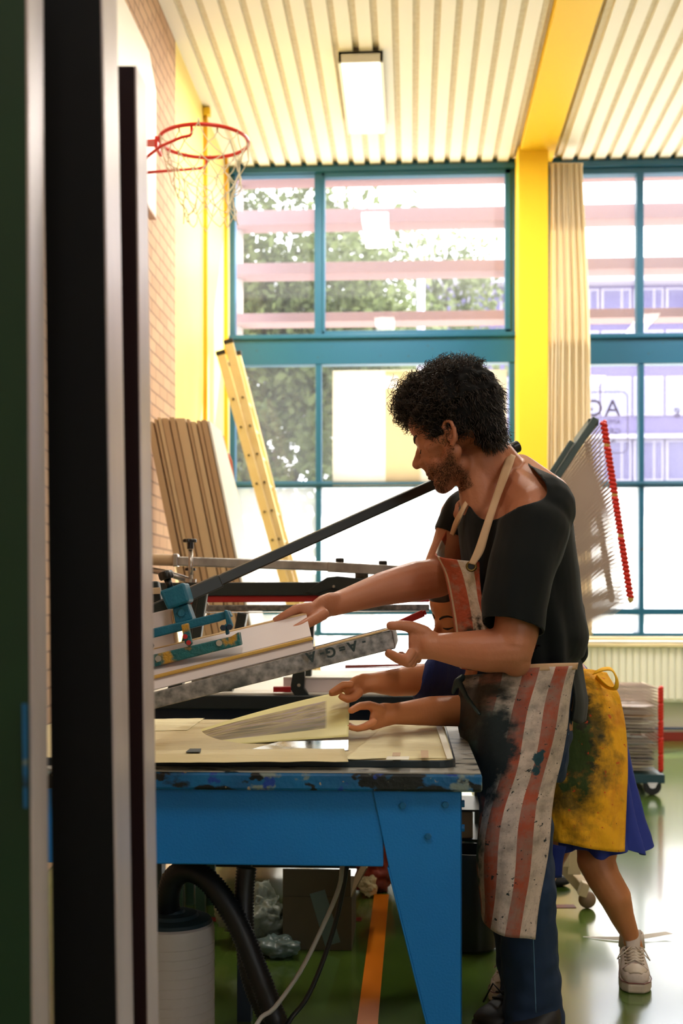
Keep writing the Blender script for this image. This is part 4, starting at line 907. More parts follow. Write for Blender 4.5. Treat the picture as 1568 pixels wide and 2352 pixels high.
for xx in (x0+.06, x1-.05):
    for yy in (yq, yq+.48):
        s = MB(); r_ = .052; s.cyl((xx,yy-.016,r_),(xx,yy+.016,r_),r_,24); w_ = obj('wheel', s, 'wheel_black', rk2, bevel=.004); s = MB(); s.cyl((xx,yy-.018,r_),(xx,yy+.018,r_),.014,12); obj('hub', s, 'steel', w_)
        s = MB(); s.prism([(xx-.03,yy-.022,zb2-.07),(xx+.03,yy-.022,zb2-.07),(xx+.014,yy-.022,r_-.01),(xx-.014,yy-.022,r_-.01)],(0,.004,0)); s.prism([(xx-.03,yy+.018,zb2-.07),(xx+.03,yy+.018,zb2-.07),(xx+.014,yy+.018,r_-.01),(xx-.014,yy+.018,r_-.01)],(0,.004,0)); obj('fork', s, 'steel', rk2)
lst = [(.02,'cream print lying in the lowest part of the low rack','newsprint'), (.10,'dark print low in the wheeled rack','ink'), (.18,'brown print in the lower part of the wheeled rack','cardboard'), (.30,'grey print below the middle of the wheeled rack','cardboard_tape'), (.44,'dark olive print at the middle of the wheeled rack','cardboard'), (.56,'white print above the middle of the wheeled rack','white_board'), (.64,'tan print in the upper half of the wheeled rack','tan_edge'), (.76,'pale print near the top of the wheeled rack','white_panel')]
for t, lb, m_ in lst:
    z = zb2+(zt2-zb2)*t+.006; s = MB(); s.grid([[Vector((x0+.08,yq+.03,z)),Vector((x1-.12,yq+.03,z-.004)),Vector((x1-.03,yq+.03,z+.004))],[Vector((x0+.08,yq+.45,z)),Vector((x1-.12,yq+.45,z)),Vector((x1-.03,yq+.45,z))]],10,4)
    tag(obj('print', s, m_, solid=.004), lb, 'print', 'prints drying in the low rack')
# tan steel trolley with casters, legs seen between the legs of the two people
tr = thing('steel_trolley', PZ(1340,2085,0), 'tan steel trolley frame on ball casters beside the bare leg', 'trolley')
qa = PZ(1346,2086,0); dT = qa.y
def T(px,py,dy=0): q = PY(px,py,dT); q.y += dy; return q
s = MB(); s.bar(T(1296,1990), T(1296,1940), .035, .035, up=(0,1,0)); s.bar(T(1318,2010,.02), T(1318,1900,.02), .05, .035, up=(0,1,0)); obj('post', s, 'cream_steel', tr, bevel=.003)
s = MB(); s.bar(T(1285,1992,.35), T(1340,2040), .035, .045); s.bar(T(1328,2034,-.03), T(1346,2040,-.03), .045, .05); obj('foot_beam', s, 'cream_steel', tr, bevel=.003)
s = MB(); s.cyl(T(1337,2045), T(1337,2062), .008, 10); obj('caster_stem', s, 'black_steel', tr)
s = MB(); c = T(1348,2066); r_ = c.z; s.ell(c, (r_,.022,r_), seg=24); obj('caster', s, 'caster_tan', tr, smooth=True)
s = MB(); q = T(1296,1990,.4); s.box((q.x-.3,q.y-.02,.30),(q.x+.25,q.y+.3,.34)); obj('lower_shelf', s, 'cream_steel', tr, bevel=.003)
s = MB(); q = PZ(1275,2034,0); s.ell(q+Vector((0,0,.02)), (.06,.04,.022)); s.ell(q+Vector((-.035,0,.04)), (.02,.03,.012)); tag(obj('black_slipper', s, 'shoe_black', smooth=True), 'black shoe standing on the floor behind the blue dress hem', 'shoe')
s = MB(); a, b, c = PZ(1338,2152,.002), PZ(1440,2160,.002), PZ(1545,2152,.003)
s.grid([[a,b,c+Vector((0,0,.01))],[a+Vector((.002,.004,0)),b+Vector((0,.012,.01)),c+Vector((-.02,.02,.012))]], 14, 4); tag(obj('paper_strip', s, 'scrap', solid=.001), 'curled white paper strip on the floor right of the bare leg', 'paper')
# ================================================================ PEOPLE
def head_prims(O, F, U, S, k, jaw=1.0):
    """O ear level centre, F forward, U up, S side (near side), k scale. returns MB"""
    m = MB(); R = Matrix((F, S, U)).transposed()
    def L(x, y, z): return O+R @ Vector((x*k, y*k, z*k))
    def E(c, r, rot=None): m.ell(L(*c), [q*k for q in r], R if rot is None else R @ rot, seg=24, rings=18)
    E((-.012,0,.055), (.098,.077,.088)); E((-.045,0,.03), (.066,.066,.066)); E((.045,0,.055), (.052,.064,.055))
    E((.045,0,.0), (.048,.060,.062)); E((.055,0,-.035), (.036,.046,.050))
    for s_ in (-1, 1):
        m.cap(L(.004,s_*.051,-.046), L(.068,s_*.016,-.090), .019*k, .020*k)
        m.cap(L(.014,s_*.050,-.02), L(.008,s_*.050,-.048), .013*k, .014*k)
        m.cap(L(.05,s_*.050,-.012), L(.01,s_*.064,-.008), .016*k, .012*k)
        m.cap(L(.086,s_*.012,.020), L(.068,s_*.048,.018), .010*k, .009*k)
        E((.072,s_*.031,-.002), (.0135,.0155,.0125))
        m.cap(L(.075,s_*.018,-.02), L(.05,s_*.036,-.06), .018*k, .018*k)
        # ear: rim, lobe and bowl
        pr = [(-.012,.010),(-.006,.030),(-.020,.040),(-.034,.030),(-.036,.006),(-.028,-.016),(-.016,-.028),(-.008,-.022)]
        ez = -.016; q = [L(x*.9+.006, s_*(.076+.012*(-x/.036)), z*.84+ez) for x, z in pr]
        m.tube(q, [.0045*k,.005*k,.0052*k,.0056*k,.0056*k,.0054*k,.0062*k,.005*k], 8)
        m.tube([L(-.004,s_*.073,.008+ez), L(-.013,s_*.078,.015+ez), L(-.020,s_*.081,.002+ez), L(-.013,s_*.077,-.012+ez)], .0036*k, 8)
        E((-.012,s_*.070,.003+ez), (.014,.005,.023)); m.cap(L(-.002,s_*.076,-.002+ez), L(-.002,s_*.076,-.008+ez), .0038*k)
    E((.072,0,-.094), (.021,.024,.020)); E((.03,0,-.07), (.045,.042,.028))
    m.cap(L(.088,0,.014), L(.107,0,-.014), .008*k, .0105*k); m.cap(L(.106,0,-.012), L(.113,0,-.022), .0105*k, .0125*k)
    for s_ in (-1, 1): m.cap(L(.098,s_*.013,-.028), L(.088,s_*.018,-.026), .0085*k, .008*k)
    m.cap(L(.098,0,-.03), L(.088,0,-.045), .010*k, .012*k)
    for s_ in (-1, 1):
        m.cap(L(.094,s_*.004,-.054), L(.080,s_*.024,-.060), .0065*k, .0045*k); m.cap(L(.092,s_*.004,-.067), L(.078,s_*.022,-.063), .0072*k, .0045*k)
    return m, L
def finger(m, pts, r0, r1):
    n = len(pts)-1
    for i in range(n): m.cap(pts[i], pts[i+1], r0+(r1-r0)*i/n, r0+(r1-r0)*(i+1)/n, 12)
# ---- the man
mr = thing('person', P(1215,2390,3.1).to_tuple()[:2]+(0,), 'man in black t-shirt, stained red and white striped apron and jeans, leaning over the table', 'person')
yaw, pit = math.radians(22), math.radians(22)
F = Vector((-math.cos(yaw)*math.cos(pit), math.sin(yaw)*math.cos(pit), -math.sin(pit)))
S = Vector((-math.sin(yaw), -math.cos(yaw), 0)); U = F.cross(S).normalized(); U = U if U.z > 0 else -U
kH = 1.13; O = P(1047,999,3.17)
hm, HL = head_prims(O, F, U, S, kH)
body = hm
# neck, shoulders, trunk
body.cap(P(1108,1060,3.20), P(1140,1165,3.24), .066, .078); body.cap(P(1090,1075,3.19), P(1112,1170,3.20), .050, .062); body.cap(P(1130,1050,3.22), P(1180,1130,3.28), .058, .075)
body.cap(P(1170,1120,3.26), P(1232,1178,3.10), .068, .080); body.cap(P(1150,1150,3.26), P(1080,1190,3.42), .070, .07); body.cap(P(1185,1105,3.30), P(1245,1155,3.17), .075, .080)
X1 = Vector((1,0,0)); Y1 = Vector((0,1,0))
def ring(cx, y, d, rx, rd): return (P(cx, y, d), _r*rx, _f*rd)
body.loft([ring(1180,1140,3.25,.08,.10), ring(1178,1180,3.25,.12,.16), ring(1178,1220,3.25,.135,.18), ring(1190,1300,3.25,.135,.17), ring(1205,1400,3.25,.125,.15), ring(1210,1500,3.25,.12,.14), ring(1205,1580,3.25,.13,.15), ring(1200,1680,3.25,.13,.15)], 32)
# near (left) arm, gripping the screen
body.limb([(P(1228,1200,3.08),.078), (P(1205,1330,3.02),.062), (P(1178,1475,2.98),.052)])
body.limb([(P(1172,1492,2.985),.056), (P(1120,1495,2.985),.054), (P(1060,1492,2.99),.045), (P(1005,1486,3.0),.034), (P(985,1482,3.0),.031)])
body.cap(P(1190,1440,3.0), P(1172,1492,2.985), .054, .056); body.cap(P(1184,1520,2.985), P(1172,1500,2.985), .038, .05)
body.loft([(P(1004,1484,3.0), Vector((0,0,.034)), _f*.024), (P(978,1478,3.0), Vector((0,0,.040)), _f*.020), (P(955,1476,3.0), Vector((0,0,.043)), _f*.018), (P(938,1478,3.0), Vector((0,0,.036)), _f*.015)], 20)
hand = body
finger(hand, [P(975,1452,3.0), P(945,1440,2.995), P(918,1436,2.985), P(896,1437,2.98)], .017, .0115)          # thumb over the rail
finger(hand, [P(945,1498,2.955), P(935,1515,2.94), P(912,1508,2.955), P(893,1498,2.975)], .0125, .0095)   # index
finger(hand, [P(948,1502,2.985), P(938,1524,2.975), P(912,1515,2.99), P(890,1501,3.0)], .0125, .0095)
finger(hand, [P(955,1502,3.01), P(948,1524,3.01), P(926,1519,3.02), P(902,1505,3.03)], .0115, .009)
finger(hand, [P(962,1500,3.035), P(960,1516,3.04), P(942,1514,3.05), P(920,1502,3.055)], .0105, .008)
# far (right) arm, pushing on the screen
body.limb([(P(1065,1190,3.44),.070), (P(1035,1260,3.42),.056), (P(1005,1325,3.38),.050)])
body.limb([(P(1005,1328,3.38),.054), (P(955,1335,3.34),.056), (P(880,1352,3.29),.046), (P(800,1378,3.23),.034), (P(762,1390,3.20),.030)])
body.loft([(P(775,1386,3.20), Vector((.006,0,.030)), _f*.026), (P(745,1393,3.17), Vector((.012,0,.037)), _f*.038), (P(718,1402,3.15), Vector((.018,0,.038)), _f*.046), (P(698,1408,3.14), Vector((.020,0,.028)), _f*.044)], 20)
finger(hand, [P(712,1394,3.12), P(680,1398,3.10), P(656,1411,3.09), P(632,1425,3.09)], .0135, .009)
finger(hand, [P(708,1397,3.145), P(676,1402,3.135), P(652,1417,3.13), P(636,1428,3.13)], .0135, .009)
finger(hand, [P(706,1402,3.17), P(676,1408,3.17), P(656,1421,3.17), P(643,1431,3.17)], .0125, .0085)
finger(hand, [P(708,1408,3.195), P(684,1414,3.20), P(668,1425,3.20)], .0115, .008)
finger(hand, [P(742,1410,3.12), P(715,1426,3.085), P(690,1440,3.06), P(668,1450,3.05)], .0165, .0115)
# legs under the jeans
mo = organic(body, .0042, 5)
skin = obj('body', mo, 'skin', mr, smooth=True, recalc=False)
bvh = BVHTree.FromPolygons([v.co.copy() for v in mo.vertices], [tuple(p.vertices) for p in mo.polygons])   # in local (body) space
base_m = mr.location.copy()
def skin_hit(o, d):
    h = bvh.ray_cast(o-base_m, d); return (h[0]+base_m, h[1]) if h[0] else (None, None)
# eyebrow, lid line, lips
def finer(pts, r):
    n = len(pts)-1; o = []; rr = []
    for i in range(n):
        p0 = pts[i-1] if i else pts[0]*2-pts[1]; p3 = pts[i+2] if i+2 <= n else pts[n]*2-pts[n-1]
        for k in range(7):
            f = k/7; o.append(0.5*((2*pts[i])+(pts[i+1]-p0)*f+(2*p0-5*pts[i]+4*pts[i+1]-p3)*f*f+(3*pts[i]-p0-3*pts[i+1]+p3)*f**3)); rr.append(r[i]+(r[i+1]-r[i])*f)
    return o+[pts[-1]], rr+[r[-1]]
def skin_strip(name, pts, r, m, dirv=None, seg=6, parent=mr, push=.0):
    s = MB(); q = []; pts, r = finer(pts, r)
    for p in pts:
        h, n = bvh.ray_cast(p+F*.05-base_m, -F)[:2]
        if h is None: h, n = bvh.find_nearest(p-base_m)[:2]
        q.append(h+base_m+n*push)
    s.tube(q, r, seg); return obj(name, s, m, parent, smooth=True)
for s_ in (-1, 1):
    skin_strip('eyebrow', [HL(.098,s_*.012,.022), HL(.096,s_*.024,.027), HL(.090,s_*.038,.028), HL(.075,s_*.052,.023)], [.003*kH,.0045*kH,.004*kH,.0018], 'brow')
    skin_strip('eyelashes', [HL(.092,s_*.018,-.006), HL(.092,s_*.030,-.010), HL(.082,s_*.044,-.007)], [.0010,.0020,.0008], 'brow')
    skin_strip('upper_lip' if s_ > 0 else 'lower_lip', [HL(.085,s_*-.022,-.058-.007*(s_<0)), HL(.102,0,-.056-.010*(s_<0)), HL(.085,s_*.022,-.058-.007*(s_<0))], [.0015,.004,.0015], 'lips', push=-.0015)
# stubble beard
rs = np.random.RandomState(4); s = MB(); cnt = 0
for i in range(60000):
    x, z = rs.uniform(-.02,.10), rs.uniform(-.125,.02)
    # region: jaw and cheek below the line from the ear to the mouth, sideburn
    top = -.045+.9*max(0,(.02-x))*1.0 if x < .03 else -.045-.05*(x-.03)
    if x > .078: top = -.050
    if not (z < top+rs.normal()*.006): continue
    if z < -.045 and x < .006+rs.normal()*.004: continue
    if x < .0 and z < -.085: continue
    if x < -.004: continue
    for sd in (1, -1):
        o = HL(x, sd*.16, z); h, n = skin_hit(o, (HL(x,0,z)-o).normalized())
        if h is None: continue
        if (h-o).length > .16*kH: continue
        lp = HL(.10,0,-.062)
        if (h-lp).length < .012: continue
        dn = (n*.5-U*.8+Vector(rs.normal(size=3))*.45).normalized(); L_ = rs.uniform(.004,.008)
        a = n.cross(dn).normalized()*.00032; k0 = len(s.v); s.v += [h-a-n*.001, h+a-n*.001, h+dn*L_]; s.f.append([k0,k0+1,k0+2]); s.m.append(0); cnt += 1
    if cnt > 15000: break
obj('beard', s, 'stubble', mr, recalc=False)
# hair: dense curly mass
hm2 = MB(); R3 = Matrix((F, S, U)).transposed()
def HE(c, r): hm2.ell(HL(*c), [q*kH for q in r], R3, seg=24, rings=16)
HE((-.018,0,.078), (.104,.086,.088)); HE((-.066,0,.045), (.064,.074,.074)); HE((-.075,0,.0), (.042,.060,.05)); HE((-.078,0,-.030), (.036,.054,.036)); HE((.03,0,.098), (.072,.072,.062)); HE((.066,0,.098), (.04,.052,.038))
for s_ in (-1,1): HE((-.03,s_*.055,.025), (.05,.026,.045)); hm2.cap(HL(.022,s_*.066,.045), HL(.008,s_*.072,.0), .016*kH, .008*kH); HE((.03,s_*.055,.062), (.035,.022,.03)); HE((.018,s_*.066,.02), (.020,.012,.03))
for i in range(240):
    v = Vector(rs.normal(size=3)).normalized(); v.z = abs(v.z)*1.1-.15
    if v.x > .5 and v.z < .5: continue
    c = Vector((-.018,0,.065))+Vector((v.x*.108,v.y*.086,v.z*.098)); r = rs.uniform(.010,.019)
    if c.x > .088: continue
    hm2.ell(HL(*c), [r*kH*.9,r*kH*1.1,r*kH*.8], R3, seg=8, rings=6)
hme = organic(hm2, .0045, 2); hair = obj('hair', hme, 'hair_dark', mr, smooth=True, recalc=False)
def curl(s, p, d, R, L, turns, r, n=16):
    d = d.normalized(); u = d.orthogonal().normalized(); v = d.cross(u); ph = rs.uniform(0,6.28); pts = []
    for k in range(n+1):
        t = k/n; a = ph+turns*2*PI*t; rr_ = R*(.3+.7*t); pts.append(p+d*L*t+(u*(math.cos(a)-math.cos(ph)*(1-t))+v*(math.sin(a)-math.sin(ph)*(1-t)))*rr_)
    s.tube(pts, [r]*n+[r*.3], 3, cap=False)
s = MB(); hv = hme.vertices; nv = len(hv); hn = [v.normal.copy() for v in hv]
def hl_inv(p): q = R3.transposed() @ (p-O); return q/kH
for i in range(6500):
    j = rs.randint(nv); p = hv[j].co+base_m; q = hl_inv(p); n_ = hn[j]
    back = q.x < -.04 and q.z < .115; front = q.x > .02
    dirv = (n_*(.8 if not back else .22)-U*(.75 if back else .0)+F*(.35 if front else -.1)*(0 if back else 1)+Vector(rs.normal(size=3))*(.35 if not back else .22))
    curl(s, p-n_*.004, dirv, rs.uniform(.004,.009)*(.35 if back else 1.25 if front and q.z > .07 else 1), rs.uniform(.014,.030)*(1.2 if front and q.z > .07 else 1.0), rs.uniform(.7,1.5)*(.4 if back else 1), rs.uniform(.00045,.0008), 9)
for i in range(260):   # loose forelock and crown curls
    y = rs.uniform(-.06,.06); t = rs.rand()
    p = HL(.085-.10*t*rs.rand(), y, .105+.05*t); d = (F*(1.0-.8*t)+U*(.25+t*.7)+S*y*4+Vector(rs.normal(size=3))*.3)
    curl(s, p, d, rs.uniform(.007,.015), rs.uniform(.022,.042)*(1 if t < .5 else .75), rs.uniform(.9,1.8), rs.uniform(.0005,.0009), 20)
obj('curls', s, 'hair_brown', hair, smooth=True, recalc=False, label='brown curly strands')
# t-shirt
sh = MB()
sh.loft([ring(1180,1070,3.27,.05,.07), ring(1182,1100,3.26,.095,.12), ring(1182,1125,3.26,.118,.165), ring(1180,1160,3.25,.143,.20), ring(1181,1200,3.25,.150,.205), ring(1186,1245,3.25,.150,.20), ring(1195,1310,3.24,.150,.19), ring(1207,1400,3.24,.147,.18), ring(1214,1460,3.24,.147,.178), ring(1214,1505,3.24,.140,.172), ring(1206,1530,3.24,.128,.160)], 40)
sh.cap(P(1236,1172,3.10), P(1215,1262,3.04), .092, .084); sh.cap(P(1165,1130,3.27), P(1238,1170,3.09), .088, .092); sh.cap(P(1150,1150,3.30), P(1090,1185,3.42), .07, .082)
sh.limb([(P(1225,1215,3.05),.088), (P(1200,1300,3.01),.082), (P(1180,1385,2.985),.077), (P(1172,1475,2.975),.076)], 20)
sh.limb([(P(1078,1185,3.43),.078), (P(1056,1225,3.43),.072), (P(1042,1262,3.425),.070)], 20)
sh.cap(P(1306,1400,3.30), P(1315,1500,3.30), .04, .042)
sme = organic(sh, .0065, 7)
bm = bmesh.new(); bm.from_mesh(sme)
def cut(bm, co, no, sel=None):
    geom = [f for f in bm.faces if sel is None or sel(f.calc_center_median())]
    es = set(e for f in geom for e in f.edges); vs = set(v for f in geom for v in f.verts)
    r = bmesh.ops.bisect_plane(bm, geom=list(vs)+list(es)+geom, plane_co=co, plane_no=no)
    dl = [f for f in bm.faces if (f.calc_center_median()-co).dot(no) > 1e-6 and (sel is None or sel(f.calc_center_median()))]
    bmesh.ops.delete(bm, geom=dl, context='FACES')
# near sleeve hem
a, b = P(1225,1215,3.05), P(1174,1443,2.975); n_ = (b-a).normalized()
c_near = P(1174,1440,2.975); cut(bm, c_near, (n_+Vector((.02,0,0))).normalized(), lambda c: (c-c_near).length < .13 and c.y < c_near.y+.10)
c_far = P(1050,1240,3.43); n2 = (P(1020,1290,3.42)-P(1078,1185,3.43)).normalized(); cut(bm, c_far, n2, lambda c: (c-c_far).length < .12 and c.x < c_far.x+.07)
p1, p2, p3 = P(1108,1200,3.16), P(1262,1136,3.10), P(1196,1046,3.36); nn_ = (p2-p1).cross(p3-p1).normalized(); nn_ = nn_ if nn_.z > 0 else -nn_
bmesh.ops.bisect_plane(bm, geom=bm.verts[:]+bm.edges[:]+bm.faces[:], plane_co=_f*3.305, plane_no=_f)
NECK = [(1064,1126),(1075,1160),(1098,1190),(1122,1198),(1150,1190),(1190,1166),(1225,1156),(1248,1149),(1260,1132),(1252,1106),(1230,1080),(1200,1056),(1180,1035),(1150,990),(1064,990)]
def pix(p):
    q = p-Vector((0,0,CAMH)); d = q.dot(_f); return (CX+FPX*q.dot(_r)/d, HY-FPX*q.z/d, d)
def inside(x, y, poly):
    c = False
    for (x1,y1),(x2,y2) in zip(poly, poly[1:]+poly[:1]):
        if (y1 > y) != (y2 > y) and x < (x2-x1)*(y-y1)/(y2-y1)+x1: c = not c
    return c
def nearest(x, y, poly):
    best = None
    for (x1,y1),(x2,y2) in zip(poly, poly[1:]+poly[:1]):
        dx, dy = x2-x1, y2-y1; t = max(0,min(1,((x-x1)*dx+(y-y1)*dy)/(dx*dx+dy*dy))); qx, qy = x1+t*dx, y1+t*dy; dd = (qx-x)**2+(qy-y)**2
        if best is None or dd < best[0]: best = (dd, qx, qy)
    return best[1:]
ins = {}
for v in bm.verts: x, y, d = pix(v.co); ins[v] = inside(x, y, NECK) and d < 3.3055
dl = [f for f in bm.faces if all(ins[v] for v in f.verts) and pix(f.calc_center_median())[2] < 3.305]; bmesh.ops.delete(bm, geom=dl, context='FACES')
for v in bm.verts:
    if v.is_valid and ins.get(v):
        x, y, d = pix(v.co); x, y = nearest(x, y, NECK); v.co = P(x, y, d)
ch_ = P(1206,1531,3.24); cut(bm, ch_, Vector((.02,0,-1)).normalized(), lambda c: c.z < ch_.z+.01)
zl = P(0,1215,3.2).z
for it in range(14):
    nw = {}
    for v in bm.verts:
        if v.co.z > zl:
            nb = [e.other_vert(v) for e in v.link_edges if e.is_boundary]
            if len(nb) == 2: nw[v] = v.co*.5+(nb[0].co+nb[1].co)*.25
    for v, c in nw.items(): v.co = c
# soft folds
for v in bm.verts:
    p = v.co; z = p.z; t = max(0,min(1,(P(0,1215,3.2).z-z)/.35)); s_ = (p.x-p.y*.25)
    am = .006*t; v.co += v.normal*(am*math.sin(s_*95+z*9+3*mnoise.noise(p*5))+am*1.2*mnoise.noise(p*11))
bm.to_mesh(sme); bm.free()
sho = obj('t_shirt', sme, 'shirt_black', mr, smooth=True, recalc=False); md = sho.modifiers.new('t','SOLIDIFY'); md.thickness = .004; md.offset = 0
s = MB(); s.grid([[P(1290,1500,3.16),P(1318,1510,3.20),P(1334,1515,3.28)],[P(1312,1560,3.16),P(1330,1570,3.20),P(1344,1580,3.28)],[P(1318,1610,3.15),P(1336,1615,3.2),P(1349,1612,3.28)],[P(1312,1655,3.15),P(1330,1662,3.19),P(1344,1655,3.26)]], 16, 16)
obj('shirt_tail', s, 'shirt_black', mr, smooth=True, solid=.004)
# jeans
jb = MB()
jb.loft([ring(1200,1530,3.24,.122,.15), ring(1200,1600,3.24,.132,.16), ring(1196,1700,3.24,.130,.16), ring(1186,1790,3.24,.122,.155)], 32)
jb.limb([(P(1180,1780,3.14),.098), (P(1190,1960,3.08),.088), (P(1205,2040,3.06),.078), (P(1215,2180,3.08),.074), (P(1222,2300,3.1),.075), (P(1224,2358,3.1),.080)])
jb.limb([(P(1185,1780,3.34),.095), (P(1170,1960,3.34),.080), (P(1188,2160,3.36),.066), (P(1200,2250,3.38),.064), (P(1200,2310,3.30),.066)])
jb.cap(P(1276,1720,3.2), P(1272,1760,3.2), .035, .03)
jm = organic(jb, .007, 6); bm = bmesh.new(); bm.from_mesh(jm)
for v in bm.verts:
    p = v.co; v.co += v.normal*(.006*mnoise.noise(Vector((p.x*9,p.y*9,p.z*22)))+.004*mnoise.noise(p*30))
bm.to_mesh(jm); bm.free(); obj('jeans', jm, 'jeans', mr, smooth=True, recalc=False)
jv = BVHTree.FromPolygons([v.co.copy() for v in jm.vertices], [tuple(p.vertices) for p in jm.polygons]); s = MB(); s.tube([jv.ray_cast(P(1224+k*.4,2150+k*11,2.6)-base_m, ray(1224+k*.4,2150+k*11).normalized())[0]+base_m for k in range(17)], .0013, 5); obj('seam', s, 'jeans_light', mr, smooth=True)
s = MB(); s.grid([[P(1272,1690,3.14),P(1305,1684,3.17)],[P(1268,1740,3.13),P(1300,1742,3.15)],[P(1262,1795,3.12),P(1290,1772,3.14)]], 8, 10); obj('pocket', s, 'jeans', mr, smooth=True, solid=.004)
s = MB(); s.tube([P(1268,1692,3.125), P(1305,1686,3.155)], .002, 5); obj('pocket_seam', s, 'jeans_light', mr)
def shoe(parts, heel, toe, wd, m_up, m_sole, parent, ht=.085, label=None, line=None, opening=True):
    """low shoe from heel to toe on the floor"""
    h = Vector(heel); t = Vector(toe); h.z = t.z = 0; f = (t-h); L_ = f.length; f.normalize(); sd = Vector((-f.y, f.x, 0)); root = bpy.data.objects.new('shoe', None)
    s = MB()
    prof = [(0,.62,.80),(.06,.80,.95),(.25,.86,.82),(.42,.84,.70),(.60,.95,.55),(.78,1.0,.44),(.92,.84,.36),(.99,.45,.27)]
    rings_ = []
    for x, ww, hh in prof: rings_.append((h+f*L_*x+Vector((0,0,.02+ht*hh*.5)), sd*wd*.5*ww, Vector((0,0,ht*hh*.5+.004))))
    s.loft(rings_, 24); up = obj('shoe', s, m_up, parent, smooth=True, label=label)
    z = MB(); pts = []
    out = [(0,.5),(.05,.82),(.25,.88),(.45,.86),(.62,.98),(.8,1.04),(.92,.9),(1.0,.5)]
    po = [h+f*L_*x*1.01+sd*wd*.52*ww for x, ww in out]+[h+f*L_*x*1.01-sd*wd*.52*ww for x, ww in out[::-1]]
    z.prism([p+Vector((0,0,.001)) for p in po], (0,0,.028)); obj('sole', z, m_sole, up, bevel=.006)
    if line:
        q = MB(); q.tube([p+Vector((0,0,.030)) for p in po], .0016, 5, closed=True); obj('sole_line', q, line, up)
    return up, h, f, sd, L_
up, h, f, sd, L_ = shoe(None, P(1195,2385,3.20), P(1108,2385,3.10), .10, 'shoe_black', 'shoe_black', mr, label='black laced shoe')
s = MB()
for k in range(4): p = h+f*L_*(.42+.09*k)+Vector((0,0,.086-.012*k)); s.tube([p+sd*.03, p+Vector((0,0,.006)), p-sd*.03], .0028, 6)
s.tube([h+f*L_*.45+Vector((0,0,.085)), h+f*L_*.5-sd*.03+Vector((0,0,.11)), h+f*L_*.6-sd*.05+Vector((0,0,.06))], .0026, 6); obj('laces', s, 'shoe_black', up, smooth=True)
shoe(None, P(1265,2420,3.08), P(1190,2430,3.00), .10, 'shoe_black', 'canvas_white', mr, label='black shoe with pale sole')
# apron
def stained_apron(name, stripes, c0, c1, stains):
    m = mat(name, c0, .85, bump=(14,.5), coords='UV'); nt, b, src = basecol_of(m); N = nt.nodes; L = nt.links
    tc = N.new('ShaderNodeTexCoord'); sx = N.new('ShaderNodeSeparateXYZ'); L.new(tc.outputs['UV'], sx.inputs[0]); cur = src
    def mixf(f, c, cur):
        mx = N.new('ShaderNodeMix'); mx.data_type = 'RGBA'; L.new(f, mx.inputs[0]); L.new(cur, mx.inputs[6]); mx.inputs[7].default_value = (*srgb(c),1); return mx.outputs[2]
    if stripes:
        r = N.new('ShaderNodeValToRGB'); r.color_ramp.interpolation = 'CONSTANT'; e = r.color_ramp.elements
        L.new(sx.outputs[0], r.inputs[0]); e[0].position = 0; e[0].color = (1,1,1,1) if stripes[0][1] else (0,0,0,1); e[1].position = stripes[1][0]; e[1].color = ((1,1,1,1) if stripes[1][1] else (0,0,0,1))
        for p_, on in stripes[2:]: x = e.new(p_); x.color = (1,1,1,1) if on else (0,0,0,1)
        cur = mixf(r.outputs[0], c1, cur)
    for (scale, col, lo, hi, gu, gv, gr, st) in stains:
        n = N.new('ShaderNodeTexNoise'); n.inputs['Scale'].default_value = scale; n.inputs['Detail'].default_value = 8; n.inputs['Roughness'].default_value = .62
        mp = N.new('ShaderNodeMapping'); mp.inputs['Scale'].default_value = st; mp.inputs['Location'].default_value = (scale,scale*.3,0); L.new(tc.outputs['UV'], mp.inputs[0]); L.new(mp.outputs[0], n.inputs['Vector']); val = n.outputs[0]
        if gr:   # stain gathers around (gu, gv): hands are wiped there
            v = N.new('ShaderNodeVectorMath'); v.operation = 'DISTANCE'; L.new(tc.outputs['UV'], v.inputs[0]); v.inputs[1].default_value = (gu,gv,0)
            mr_ = N.new('ShaderNodeMapRange'); mr_.inputs[1].default_value = 0; mr_.inputs[2].default_value = gr; mr_.inputs[3].default_value = .32; mr_.inputs[4].default_value = -.25; mr_.clamp = True
            L.new(v.outputs['Value'], mr_.inputs[0]); ad = N.new('ShaderNodeMath'); L.new(val, ad.inputs[0]); L.new(mr_.outputs[0], ad.inputs[1]); val = ad.outputs[0]
        q = N.new('ShaderNodeMapRange'); q.inputs[1].default_value = lo; q.inputs[2].default_value = hi; L.new(val, q.inputs[0]); cur = mixf(q.outputs[0], col, cur)
    L.new(cur, b.inputs['Base Color']); return m
W_ = (1,2.6,1)
stained_apron('apron_striped', [(0,0),(.14,1),(.28,0),(.40,1),(.53,0),(.67,1),(.80,0)], (202,181,168), (160,72,48),
   [(5,(130,116,108),.42,.75,0,0,0,W_),(40,(120,100,92),.56,.80,0,0,0,W_),(3,(44,76,76),.40,.72,.16,.70,.55,W_),(4,(40,34,26),.42,.66,.10,.86,.42,W_),(4,(8,24,28),.46,.62,.28,.63,.36,W_),(5,(30,62,60),.50,.70,.18,.25,.32,W_),(13,(20,34,38),.625,.65,0,0,0,W_),(26,(24,40,46),.65,.67,0,0,0,W_),(6,(22,62,74),.62,.68,.70,.62,.14,W_)])
stained_apron('apron_bib', [(0,1),(.15,0),(.33,1),(.48,0),(.53,1),(.74,0),(.92,1)], (212,196,182), (180,84,58), [(6,(160,140,126),.5,.8,0,0,0,(1,1.4,1)),(5,(46,44,36),.46,.62,.85,.10,.52,(1,1.4,1)),(24,(60,60,56),.68,.71,0,0,0,(1,1.4,1))])
